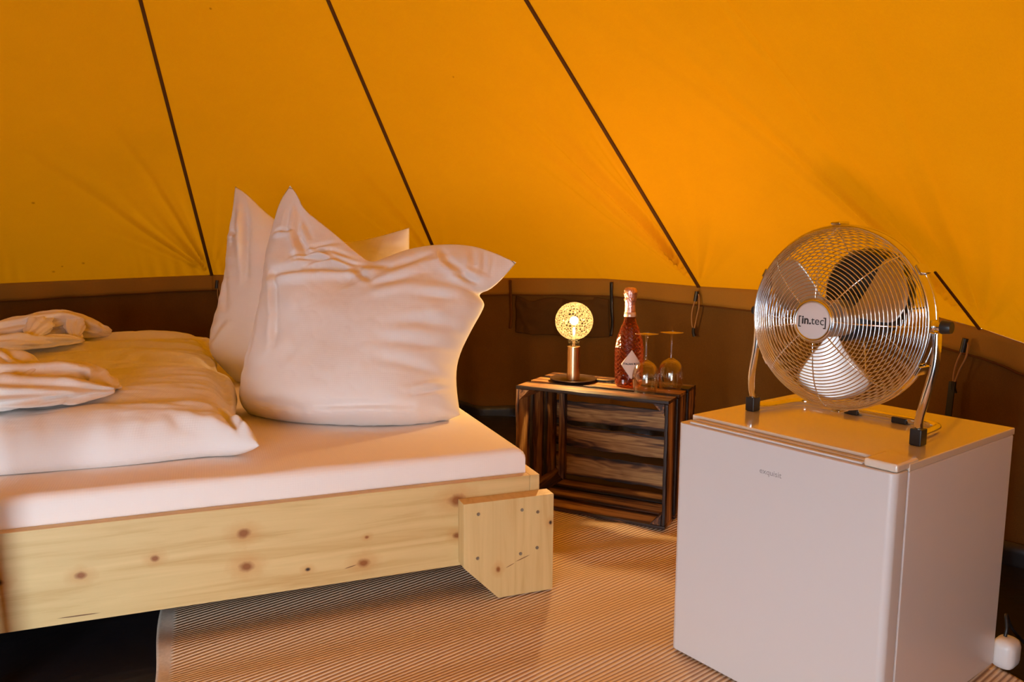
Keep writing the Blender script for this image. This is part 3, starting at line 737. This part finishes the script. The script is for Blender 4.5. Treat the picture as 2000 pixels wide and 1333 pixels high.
t2 = towel('towel', [
    ([B(-1.62,1.22,.51), B(-1.48,1.25,.515), B(-1.36,1.32,.51), B(-1.27,1.38,.505), B(-1.18,1.44,.50)], [.06,.075,.06,.05,.02], [.025,.032,.030,.025,.008], 3, 0.9),
    ([B(-1.62,1.45,.52), B(-1.48,1.46,.525), B(-1.36,1.50,.545), B(-1.26,1.55,.555), B(-1.16,1.60,.52), B(-1.11,1.62,.505)], [.06,.06,.07,.06,.05,.02], [.03,.032,.038,.04,.03,.01], 3, 3.0),
    ([B(-1.70,1.55,.53), B(-1.60,1.56,.55), B(-1.52,1.56,.54), B(-1.46,1.55,.51)], [.05,.06,.05,.02], [.03,.035,.03,.01], 2, 4.0),
    ([B(-1.34,1.58,.53), B(-1.32,1.50,.565), B(-1.31,1.42,.55), B(-1.33,1.34,.51)], [.02,.04,.04,.02], [.012,.022,.022,.01], 4, 1.7),
    ([B(-1.25,1.62,.52), B(-1.22,1.56,.565), B(-1.21,1.50,.54), B(-1.20,1.45,.505)], [.015,.03,.03,.015], [.01,.02,.02,.008], 4, 0.3)], 0.492)
tag(t2, 'crumpled white towel on the far duvet against the dark wall', 'towel', 'crumpled towels on the duvets')

# ------------------------------------------------------------------ crate
CW, CH, CD_ = 0.50, 0.40, 0.30
crate = empty('wooden_crate', (0.011, 2.489, 0.0115), -0.484)
tag(crate, 'dark flamed wooden fruit crate on its side serving as bedside table', 'crate')
rnd = random.Random(5)
def slat(L_, W_, T_, loc, rot, name='slat', rough=0.003):
    """board, long axis X, width Y, thickness Z, with slightly uneven long edges"""
    bm = bmesh.new(); n_ = 14; e0 = [rnd.uniform(-rough, rough) for _ in range(n_+1)]; e1 = [rnd.uniform(-rough, rough) for _ in range(n_+1)]
    prev = None
    for i in range(n_+1):
        x = -L_/2 + L_*i/n_
        q = [bm.verts.new((x, y, z)) for y, z in ((-W_/2+e0[i], -T_/2), (W_/2+e1[i], -T_/2), (W_/2+e1[i], T_/2), (-W_/2+e0[i], T_/2))]
        if prev:
            for j in range(4): bm.faces.new((prev[j], q[j], q[(j+1) % 4], prev[(j+1) % 4]))
        else: bm.faces.new(q)
        prev = q
    bm.faces.new(prev[::-1]); bmesh.ops.recalc_face_normals(bm, faces=bm.faces)
    return obj(name, bm, M['flamed'], crate, loc=loc, rot=rot, bevel=0.0012, bseg=1)
T = 0.010
# top and bottom sides: three boards running along the width
for z in (CH-T/2-0.0115, T/2):
    for k, (yc, wd) in enumerate(((0.045, 0.086), (0.150, 0.084), (0.255, 0.086))):
        slat(CW, wd, T, (CW/2, yc, z), (0, 0, 0))
# back (the crate's bottom): four boards
for zc, wd in ((0.347, 0.070), (0.258, 0.070), (0.166, 0.074), (0.066, 0.080)):
    slat(CW-0.004, wd, T, (CW/2, CD_+T/2+0.001, zc-0.002), (PI/2, 0, 0))
# ends: three upright boards each
for x in (T/2+0.001, CW-T/2-0.001):
    for yc, wd in ((0.042, 0.078), (0.150, 0.090), (0.257, 0.082)):
        slat(CH-0.0115-2*T-0.002, wd, T, (x, yc, (CH-0.0115)/2), (0, PI/2, 0))
# triangular corner posts, running front to back in the four corners
def corner_post(x, z, sx_, sz_):
    bm = bmesh.new(); c = 0.034
    p = [(0, 0), (c, 0), (0, c)]
    a = [bm.verts.new((-CD_/2+0.003, u*sx_, v*sz_)) for u, v in p]; b = [bm.verts.new((CD_/2-0.003, u*sx_, v*sz_)) for u, v in p]
    bm.faces.new(a); bm.faces.new(b[::-1])
    for i in range(3): bm.faces.new((a[i], b[i], b[(i+1) % 3], a[(i+1) % 3]))
    bmesh.ops.recalc_face_normals(bm, faces=bm.faces)
    obj('corner_post', bm, M['flamed'], crate, loc=(x, CD_/2, z), rot=(0, 0, PI/2))
zt = CH-0.0115-T
corner_post(T+0.003, zt-0.001, -1, -1); corner_post(CW-T-0.003, zt-0.001, 1, -1)
corner_post(T+0.003, T+0.001, -1, 1); corner_post(CW-T-0.003, T+0.001, 1, 1)
# upright batten at the inside back left, and a thin front frame edge
for x in (T+0.030, CW-T-0.030):
    slat(CH-0.0115-2*T-0.004, 0.022, 0.022, (x, CD_-0.013, (CH-0.0115)/2), (0, PI/2, 0), 'batten', 0.001)
CT = 0.4005    # height of the crate's top
cc, cs = math.cos(-0.484), math.sin(-0.484)

# ------------------------------------------------------------------ table lamp
lamp = empty('table_lamp', (0.202, 2.575, CT))
tag(lamp, 'lit table lamp with patterned globe bulb on a brass stem and dark dish', 'lamp')
bm = bmesh.new(); add_lathe(bm, [(0, 0), (0.060, 0), (0.074, 0.004), (0.0775, 0.010), (0.076, 0.0112), (0.072, 0.0075), (0.058, 0.0045), (0.0, 0.0045)], 72)
obj('dish', bm, M['dark_dish'], lamp, True, sharp=50)
bm = bmesh.new(); add_lathe(bm, [(0, 0.0048), (0.0215, 0.0048), (0.0215, 0.1145), (0.0205, 0.1155), (0, 0.1155)], 48)
obj('stem', bm, M['brass'], lamp, True, sharp=40)
bm = bmesh.new(); add_lathe(bm, [(0.0, 0.116), (0.0175, 0.116), (0.0185, 0.122), (0.0165, 0.126), (0.018, 0.130), (0.021, 0.137), (0.020, 0.1375), (0.0, 0.131)], 40)
obj('bulb_neck', bm, M['globe'], lamp, True)
bm = bmesh.new(); add_lathe(bm, [(0.0, 0.1159), (0.005, 0.1159), (0.004, 0.15), (0.0035, 0.175), (0, 0.178)], 20)
obj('bulb_stem', bm, principled('glass_stem', (0.95, 0.80, 0.55), 0.4)[0], lamp, True)
GZ = 0.1985; GR = 0.0615
bm = bmesh.new(); prof = [(0.020, GZ-math.sqrt(GR*GR-0.0004))]
for k in range(1, 33):
    th = math.asin(0.020/GR) + (PI-math.asin(0.020/GR))*k/32
    prof.append((max(GR*math.sin(th), 0), GZ-GR*math.cos(th)))
prof[-1] = (0, GZ+GR)
add_lathe(bm, prof, 64)
obj('globe', bm, M['globe'], lamp, True)
bm = bmesh.new(); bmesh.ops.create_uvsphere(bm, u_segments=20, v_segments=12, radius=0.013)
obj('filament', bm, M['glow'], lamp, True, loc=(0, 0, GZ+0.001))
bm = bmesh.new()
cp = [(0.072, -0.01, 0.006), (0.10, -0.016, 0.0035), (0.14, -0.012, 0.0035), (0.19, 0.004, 0.0035), (0.24, 0.02, 0.004), (0.285, 0.05, 0.004), (0.31, 0.09, 0.0), (0.33, 0.13, -0.08)]
add_tube(bm, smooth_path(cp, 8), 0.0026, 8); obj('cord', bm, M['black_cord'], lamp, True)

# ------------------------------------------------------------------ bottle
bot = empty('wine_bottle', (0.372, 2.497, CT), 0.15)
tag(bot, 'rose sparkling wine bottle with faceted glass, pink foil and diamond label', 'bottle')
prof = [(0.036, 0.0), (0.041, 0.004), (0.0425, 0.012), (0.043, 0.085), (0.0435, 0.100), (0.0425, 0.125), (0.038, 0.150), (0.031, 0.172), (0.0235, 0.195), (0.018, 0.215), (0.0155, 0.232), (0.0148, 0.30), (0.0155, 0.302), (0.0155, 0.308), (0.010, 0.310)]
Pz = np.array([p_[1] for p_ in prof]); Pr = np.array([p_[0] for p_ in prof])
ns, nc = 260, 192
zz = np.linspace(0, 0.309, ns); aa = np.linspace(0, 2*PI, nc, endpoint=False); ZZ, AA = np.meshgrid(zz, aa, indexing='ij')
RR = np.interp(ZZ, Pz, Pr)
def tri(x): return np.abs(2*(x-np.floor(x+0.5)))
u_ = AA/(2*PI)*10
body = np.clip((0.205-ZZ)/0.02, 0, 1)*np.clip((ZZ-0.006)/0.006, 0, 1)
chev = tri(ZZ/0.013 + 0.9*tri(u_))            # chevron ridges
facet = np.maximum(tri(u_/1.0 + ZZ/0.05), tri(u_/1.0 - ZZ/0.05))  # crossing cuts near the foot
low = np.clip((0.045-ZZ)/0.01, 0, 1)
RR = RR + body*(0.0030*chev*(1-low) + 0.0045*(facet-0.6)*low)
X = np.stack([RR*np.cos(AA), RR*np.sin(AA), ZZ], -1)
me = bpy.data.meshes.new('glass_body'); idx = np.arange(ns*nc).reshape(ns, nc)
F = []
for i in range(ns-1):
    for j in range(nc): F.append((idx[i, j], idx[i, (j+1) % nc], idx[i+1, (j+1) % nc], idx[i+1, j]))
F.append(tuple(idx[0, ::-1])); F.append(tuple(idx[-1, :]))
me.from_pydata(X.reshape(-1, 3).tolist(), [], [tuple(int(q) for q in f_) for f_ in F]); me.update()
link_mesh('glass_body', me, M['rose'], bot, True)
bm = bmesh.new(); add_lathe(bm, [(0.0185, 0.228), (0.0168, 0.236), (0.0164, 0.268), (0.0175, 0.272), (0.019, 0.277), (0.0172, 0.281), (0.019, 0.286), (0.0205, 0.294), (0.020, 0.304), (0.0165, 0.3115), (0.009, 0.3135), (0, 0.314)], 40)
for v_ in bm.verts:
    k = 1 + (0.09 if v_.co.z > 0.27 else 0.02)*math.sin(7*math.atan2(v_.co.y, v_.co.x) + v_.co.z*300); v_.co.x *= k; v_.co.y *= k
obj('foil_cap', bm, M['foil'], bot, True)
bm = bmesh.new(); add_lathe(bm, [(0.0192, 0.222), (0.0196, 0.223), (0.0178, 0.236), (0.0172, 0.2365)], 40); obj('neck_band', bm, M['collar'], bot, True)
# diamond label wrapped on the curved body, facing the camera
lab_dir = math.radians(-97)
n_ = 24; R1 = 0.0474; hw, hh, zc = 0.034, 0.046, 0.0755
X = np.zeros((n_, n_, 3))
for i in range(n_):
    for j in range(n_):
        p_, q_ = i/(n_-1)*2-1, j/(n_-1)*2-1
        s_ = (p_-q_)/2*hw; z_ = (p_+q_)/2*hh
        an = lab_dir + s_/R1
        X[i, j] = (R1*math.cos(an), R1*math.sin(an), zc+z_)
o = link_mesh('label_diamond', grid_mesh('label_diamond', X), M['label_paper'], bot, True); sm = o.modifiers.new('t', 'SOLIDIFY'); sm.thickness = 0.0006
def text(name, body, size, mat, parent, loc, rot, extrude=0.0002, offset=0.0, align='CENTER'):
    cu = bpy.data.curves.new(name, 'FONT'); cu.body = body; cu.size = size; cu.extrude = extrude; cu.offset = offset
    cu.align_x = align; cu.align_y = 'CENTER'; cu.materials.append(mat)
    tmp = bpy.data.objects.new('t', cu); C.objects.link(tmp)
    me = bpy.data.meshes.new_from_object(tmp.evaluated_get(bpy.context.evaluated_depsgraph_get()))
    bpy.data.objects.remove(tmp)
    o = bpy.data.objects.new(name, me); C.objects.link(o); o.parent = parent; o.location = loc; o.rotation_euler = rot
    return o
# label lettering is curved round the bottle
tx = text('lettering', 'ITALIAN ROSÉ', 0.0084, M['print_black'], bot, (0, 0, 0), (0, 0, 0), 0.0001, 0.00035)
me = tx.data
for v_ in me.vertices:
    an = lab_dir + v_.co.x*0.98/R1; rr_ = R1+0.0007+v_.co.z; v_.co = (rr_*math.cos(an), rr_*math.sin(an), zc+0.002+v_.co.y)

# ------------------------------------------------------------------ upturned wine glasses
def wine_glass(loc, label):
    g = empty('wine_glass', loc); tag(g, label, 'glass', 'upturned wine glasses on the crate')
    bm = bmesh.new()
    out = [(0.0335, 0.0), (0.0375, 0.018), (0.0402, 0.038), (0.0400, 0.056), (0.0355, 0.074), (0.0265, 0.087), (0.0140, 0.095), (0.0050, 0.100)]
    inn = [(0.0323, 0.0), (0.0362, 0.018), (0.0388, 0.038), (0.0385, 0.055), (0.0340, 0.072), (0.0250, 0.084), (0.0125, 0.091), (0.0, 0.0935)]
    sp2 = lambda q: [(max(p_.x, 0), p_.y) for p_ in smooth_path([(r_, z_, 0) for r_, z_ in q], 3)]
    add_lathe(bm, sp2(inn[::-1]) + [(0.0329, -0.0003)] + sp2(out), 56); obj('bowl', bm, M['glass'], g, True)
    bm = bmesh.new(); add_lathe(bm, [(0.0050, 0.1002), (0.0038, 0.109), (0.0034, 0.135), (0.0038, 0.168), (0.0062, 0.1735)], 24); obj('stem', bm, M['glass'], g, True)
    bm = bmesh.new(); add_lathe(bm, [(0.0062, 0.1736), (0.012, 0.1755), (0.0355, 0.1790), (0.0358, 0.1802), (0.012, 0.1808), (0, 0.1808)], 48); obj('foot', bm, M['glass'], g, True)
    return g
wine_glass((0.409, 2.398, CT), 'upturned stemmed wine glass in front of the bottle label')
wine_glass((0.494, 2.438, CT), 'upturned stemmed wine glass standing farther right of the bottle')

# ------------------------------------------------------------------ fridge
FRZ = -0.915
fr = empty('mini_fridge', (0.338, 1.579, 0.011), FRZ)
tag(fr, 'white table-top mini fridge standing on the rug under the fan', 'fridge')
FW, FD, FH = 0.4476, 0.4589, 0.499
obj('body', box_bm(0.001, FW-0.001, 0.047, FD, 0.012, FH-0.014), M['fridge_side'], fr, bevel=0.003)
bm = box_bm(0.0, FW, 0.0, 0.040, 0.004, FH-0.010)
ve = [e for e in bm.edges if abs(e.verts[0].co.z-e.verts[1].co.z) > 0.2 and e.verts[0].co.y < 0.01]
bmesh.ops.bevel(bm, geom=ve, offset=0.013, segments=6, profile=0.5, affect='EDGES')
door = obj('door', bm, M['fridge'], fr, bevel=0.002)
obj('grip_strip', box_bm(0.022, 0.385, 0.010, 0.020, FH-0.0098, FH-0.0055), M['fridge'], door, bevel=0.0012)
obj('grip_strip', box_bm(0.022, 0.385, 0.026, 0.0385, FH-0.0098, FH-0.0050), M['fridge'], door, bevel=0.0012)
text('lettering', 'exquisit', 0.0148, M['print'], door, (0.220, -0.0004, 0.436), (PI/2, 0, 0), 0.0001)
obj('gasket', box_bm(0.006, FW-0.004, 0.0402, 0.0468, 0.02, FH-0.018), M['gasket'], fr)
lid = obj('worktop', box_bm(0.0, FW, 0.0445, FD+0.001, FH-0.0138, FH), M['fridge_top'], fr, bevel=0.002)
obj('hinge_cover', box_bm(FW-0.058, FW-0.001, 0.006, 0.078, FH-0.0096, FH+0.0045), M['fridge_top'], fr, bevel=0.004, bseg=3)
for a, b in ((0.05, 0.03), (FW-0.05, 0.03), (0.05, FD-0.05), (FW-0.05, FD-0.05)):
    bm = bmesh.new(); add_lathe(bm, [(0, 0.0015), (0.017, 0.0015), (0.018, 0.006), (0.012, 0.0118), (0, 0.0118)], 24, a, b)
    obj('foot', bm, M['white_plastic'], fr, True, sharp=40)
# white rounded plug block behind the fridge
pb = empty('power_adapter', (1.0015, 1.5175, 0.0115), -0.9); tag(pb, 'white rounded plug block on the rug behind the fridge corner', 'plug')
bm = bmesh.new(); round_box(bm, -0.018, 0.026, -0.028, 0.028, 0, 0.062, 0.017, 5); obj('housing', bm, M['white_plastic'], pb, True)
bm = bmesh.new(); add_tube(bm, smooth_path([(0.0, 0.0, 0.063), (0.0, 0.005, 0.080), (-0.008, 0.02, 0.10), (-0.004, 0.05, 0.06), (0.02, 0.10, 0.005)], 8), 0.0035, 10); obj('cable', bm, M['black_cord'], pb, True)

# ------------------------------------------------------------------ fan
fan = empty('floor_fan', (0.6129, 1.4806, 0.011+FH), FRZ)
tag(fan, 'round chrome floor fan with wire guard standing on top of the mini fridge', 'fan')
FZ = 0.2145; FR_ = 0.1685
gd = empty('t'); bpy.data.objects.remove(gd)
def ring(bm, r, y, wr, seg=72, s=6):
    add_tube(bm, [(r*math.cos(2*PI*i/seg), y, FZ + r*math.sin(2*PI*i/seg)) for i in range(seg)], wr, s, closed=True)
def fprof(t, depth):   # t: 0 centre ... 1 rim
    return t*FR_, depth*(1-t**3.6)**0.62
def guard(name, depth, y0, nr, rmin, spokes, wr):
    bm = bmesh.new()
    # rings evenly spaced along the profile
    ts = np.linspace(0, 1, 400); pr = np.array([fprof(t_, abs(depth)) for t_ in ts]); s_ = np.r_[0, np.cumsum(np.linalg.norm(np.diff(pr, axis=0), axis=1))]
    smin = np.interp(rmin, pr[:, 0], s_)
    sgn = 1 if depth > 0 else -1
    for sv in np.linspace(smin, s_[-1], nr)[:-1]:
        r_ = np.interp(sv, s_, pr[:, 0]); d_ = np.interp(sv, s_, pr[:, 1]); ring(bm, r_, y0 + sgn*d_, wr)
    for k in range(spokes):
        a = 2*PI*k/spokes + (0 if depth < 0 else 0.2)
        pts = []
        for sv in np.linspace(smin-0.006, s_[-1], 18):
            r_ = np.interp(sv, s_, pr[:, 0]); d_ = np.interp(sv, s_, pr[:, 1]) - 0.0022
            pts.append((r_*math.cos(a), y0 + sgn*d_, FZ + r_*math.sin(a)))
        add_tube(bm, pts, wr*1.25, 6)
    return obj(name, bm, M['chrome'], fan, True)
front = guard('front_guard', -0.074, -0.014, 26, 0.040, 8, 0.00105)
rear = guard('rear_guard', 0.062, 0.014, 20, 0.052, 8, 0.00105)
bm = bmesh.new(); ring(bm, FR_+0.001, -0.0135, 0.0034, 96, 8); obj('rim', bm, M['chrome'], fan, True)
bm = bmesh.new(); ring(bm, FR_+0.001, 0.0135, 0.0034, 96, 8); obj('rim', bm, M['chrome'], fan, True)
bm = bmesh.new()
seg = 96; vs = []
for i in range(seg):
    a = 2*PI*i/seg; vs.append([bm.verts.new(((FR_+rr_)*math.cos(a), y_, FZ+(FR_+rr_)*math.sin(a))) for rr_, y_ in ((0.0015, -0.011), (0.0035, 0), (0.0015, 0.011), (0.0, 0.011), (0.0015, 0), (0.0, -0.011))])
for i in range(seg):
    for j in range(6): bm.faces.new((vs[i][j], vs[(i+1) % seg][j], vs[(i+1) % seg][(j+1) % 6], vs[i][(j+1) % 6]))
obj('rim_band', bm, M['chrome'], fan, True, sharp=40)
for k in range(6):
    a = PI/2 + k*PI/3 + 0.06
    bm = bmesh.new(); add_box(bm, -0.009, 0.009, -0.017, 0.017, 0.0, 0.005)
    obj('clip', bm, M['chrome'], fan, loc=((FR_+0.0045)*math.cos(a), 0, FZ+(FR_+0.0045)*math.sin(a)), rot=(0, -(a-PI/2), 0), bevel=0.001, bseg=1)
# badge
bm = bmesh.new(); add_lathe(bm, [(0, 0.004), (0.030, 0.004), (0.0325, 0.003), (0.033, 0.0)], 56); obj('badge', bm, M['badge'], fan, True, loc=(0, -0.0885, FZ), rot=(PI/2, 0, 0), sharp=40)
bm = bmesh.new(); add_tube(bm, [(0.0355*math.cos(2*PI*i/64), -0.0885, FZ+0.0355*math.sin(2*PI*i/64)) for i in range(64)], 0.0034, 10, closed=True); obj('badge_ring', bm, M['chrome'], fan, True)
text('lettering', 'in.', 0.0205, M['print_black'], fan, (-0.0105, -0.0930, FZ), (PI/2, 0, 0), 0.0001, 0.0006)
text('lettering', 'tec', 0.0205, M['print_black'], fan, (0.0118, -0.0930, FZ), (PI/2, 0, 0), 0.0001)
text('lettering', '[', 0.0225, M['print_black'], fan, (-0.0245, -0.0930, FZ-0.001), (PI/2, 0, 0), 0.0001)
text('lettering', ']', 0.0225, M['print_black'], fan, (0.0262, -0.0930, FZ-0.001), (PI/2, 0, 0), 0.0001)
# blades and hub
def blade(a0):
    nr_, na = 22, 20; X = np.zeros((nr_, na, 3))
    for i in range(nr_):
        t_ = i/(nr_-1); r_ = 0.030 + 0.122*t_
        half = math.radians(13 + 15*math.sin(PI*min(t_*0.62+0.02, 1))) * (1 if t_ < 0.72 else math.sqrt(max(1-((t_-0.72)/0.30)**2, 0.02)))
        for j in range(na):
            q = j/(na-1)*2-1; an = a0 + half*q + 0.20*t_
            y_ = -0.012 + q*half*r_*0.52 - 0.010*(1-q*q)*t_
            X[i, j] = (r_*math.cos(an), y_, FZ + r_*math.sin(an))
    o = link_mesh('blade', grid_mesh('blade', X), M['alu'], fan, True)
    s = o.modifiers.new('t', 'SOLIDIFY'); s.thickness = 0.0012
for d_ in (22, 142, 262): blade(math.radians(d_))
def cyl_y(name, r, y0, y1, mat, r2=None, parent=None, x=0, z=None, ax='y', seg=40):
    bm = bmesh.new(); r2 = r if r2 is None else r2
    add_lathe(bm, [(0, 0), (r*0.94, 0), (r, 0.002), (r2, abs(y1-y0)-0.002), (r2*0.94, abs(y1-y0)), (0, abs(y1-y0))], seg)
    rot = (PI/2, 0, 0) if ax == 'y' else (0, PI/2, 0)
    loc = (x, max(y0, y1), FZ if z is None else z) if ax == 'y' else (min(y0, y1), x, FZ if z is None else z)
    return obj(name, bm, mat, parent or fan, True, loc=loc, rot=rot, sharp=35)
cyl_y('hub', 0.034, -0.034, 0.010, M['alu'])
cyl_y('motor', 0.045, 0.012, 0.05, M['black'])
bm = bmesh.new(); add_lathe(bm, [(0, 0.0), (0.076, 0.0), (0.084, 0.006), (0.084, 0.026), (0.074, 0.040), (0.045, 0.046), (0, 0.046)], 56)
obj('motor_cover', bm, M['black'], fan, True, loc=(0.012, 0.094, FZ+0.045), rot=(PI/2, 0, 0), sharp=40)
# stand
path = [(0.178, 0.0, FZ-0.012), (0.178, 0.0, 0.150), (0.177, 0.006, 0.085), (0.1745, 0.013, 0.050), (0.1725, 0.018, 0.028), (0.170, 0.026, 0.012), (0.166, 0.044, 0.0085), (0.158, 0.070, 0.0085), (0.153, 0.120, 0.0085), (0.146, 0.148, 0.0085), (0.125, 0.160, 0.0085), (0.08, 0.160, 0.0085), (0, 0.160, 0.0085)]
SX = -0.0215
full = path + [(-x_, y_, z_) for x_, y_, z_ in path[:-1][::-1]]
full = [(x_ + SX*min(max((0.15-z_)/0.1, 0), 1), y_, z_) for x_, y_, z_ in full]
bm = bmesh.new(); add_tube(bm, smooth_path(full, 8), 0.0075, 14); obj('stand', bm, M['chrome'], fan, True, sharp=60)
for s_ in (-1, 1):
    obj('rubber_foot', box_bm(SX+s_*0.1725-0.0105, SX+s_*0.1725+0.0105, 0.006, 0.029, 0.0003, 0.030), M['black'], fan, bevel=0.002)
    obj('rubber_foot', box_bm(s_*0.05-0.015, s_*0.05+0.015, 0.149, 0.171, 0.0003, 0.012), M['black'], fan, bevel=0.002)
    cyl_y('pivot_washer', 0.011, s_*0.169, s_*0.1755, M['chrome'], ax='x')
    cyl_y('pivot_bracket', 0.007, s_*0.174, s_*0.184, M['chrome'], ax='x')
cyl_y('pivot_knob', 0.012, 0.1845, 0.201, M['black'], 0.0105, ax='x')
cyl_y('pivot_knob', 0.009, -0.1845, -0.190, M['black'], 0.009, ax='x')

# ------------------------------------------------------------------ things on the wall
def tie(deg, ztop, length, label, spread=0.012, lean=0.0):
    b = wall_pt(np.array(deg), np.array(ztop), 0.02); t = np.array([math.cos(math.radians(deg)), -math.sin(math.radians(deg)), 0]); nn = np.array([-math.sin(math.radians(deg)), -math.cos(math.radians(deg)), 0])
    e = empty('tie_cord', tuple(b)); tag(e, label, 'cord', 'tie cords hanging from the wall seam')
    bm = bmesh.new()
    pts = [nn*0.004, t*spread*0.9 + nn*0.012 + np.array([0, 0, -length*0.3]), t*(spread*0.7+lean*0.6) + nn*0.012 + np.array([0, 0, -length*0.65]), t*lean + nn*0.01 + np.array([0, 0, -length]),
           t*(-spread*1.0+lean*0.7) + nn*0.014 + np.array([0, 0, -length*0.75]), t*(-spread*1.1+lean*0.3) + nn*0.014 + np.array([0, 0, -length*0.38])]
    add_tube(bm, smooth_path([tuple(p_) for p_ in pts], 8, True), 0.0028, 8, closed=True); obj('loop', bm, M['cord'], e, True)
    bm = bmesh.new(); add_tube(bm, [tuple(nn*0.006 + t*-0.006 + np.array([0, 0, 0.012])), tuple(nn*0.010 + t*-0.010 + np.array([0, 0, -0.028]))], 0.008, 10); obj('toggle', bm, M['black_cord'], e, True, sharp=40)
    bm = bmesh.new(); add_tube(bm, [tuple(t*lean + nn*0.01 + np.array([0, 0, -length+0.008])), tuple(t*(lean-0.003) + nn*0.008 + np.array([0, 0, -length-0.012])), tuple(t*(lean+0.002) + nn*0.006 + np.array([0, 0, -length-0.028]))], 0.007, 10); obj('knot', bm, M['black_cord'], e, True, sharp=40)
    return e, nn, t
tie(47.0, 0.640, 0.145, 'tie cord hanging on the brown wall above the crate, beside the glasses', 0.012, -0.012)
e, nn, t = tie(73.0, 0.575, 0.125, 'tie cord with dark strap hanging on the wall behind the fridge', 0.008, -0.030)
bm = bmesh.new(); add_box(bm, -0.011, 0.011, -0.0015, 0.0015, -0.36, 0.0)
o = obj('strap', bm, M['black_cord'], e, loc=tuple(t*-0.034 + nn*0.012 + np.array([0, 0, -0.12])), rot=(0, 0.05, -math.radians(73)))
tie(-9.6, 0.632, 0.12, 'tie cord hanging on the dark wall left of the rear pillow', 0.006, 0.006)

# wall pocket sewn on the back wall
nu, nv = 70, 34
D = np.linspace(25.4, 36.6, nu); V = np.linspace(0, 1, nv); DD, VV = np.meshgrid(D, V, indexing='ij')
top = 0.583 + 0.012*np.exp(-((DD-27.5)/1.0)**2)*-1 + 0.005*np.sin(DD*1.3) + 0.012*(DD > 35.0); botm = 0.412 + 0.010*np.clip((DD-33)/3.6, 0, 1)
ins = 0.010 + 0.018*np.sin(PI*np.clip((DD-25.4)/11.2, 0, 1))**0.5*(0.35+0.65*np.sin(PI*np.clip(VV*0.8+0.15, 0, 1))) + 0.005*fbm(DD*0.9, VV*4, 3)
o = link_mesh('pocket', grid_mesh('pocket', wall_pt(DD, botm + (top-botm)*VV, ins)), M['pocket'], walls['wall_back'], True)
o['label'] = 'sewn canvas pocket behind the lamp'; s = o.modifiers.new('t', 'SOLIDIFY'); s.thickness = 0.002
for (d_, w_, z0_, z1_, mt, nm) in ((25.0, 0.006, 0.43, 0.664, M['seam'], 'pocket_edging'), (37.1, 0.007, 0.43, 0.672, M['black_cord'], 'pocket_strap')):
    zs = np.linspace(z0_, z1_, 24); dd = np.linspace(-1, 1, 3)*math.degrees(w_/R); ZZ, D2 = np.meshgrid(zs, dd, indexing='ij')
    X = wall_pt(d_ + D2 + 0.06*np.sin(ZZ*40), ZZ, 0.024 + 0.003*np.sin(ZZ*50))
    o = link_mesh(nm, grid_mesh(nm, X), mt, walls['wall_back'], True); s = o.modifiers.new('t', 'SOLIDIFY'); s.thickness = 0.003
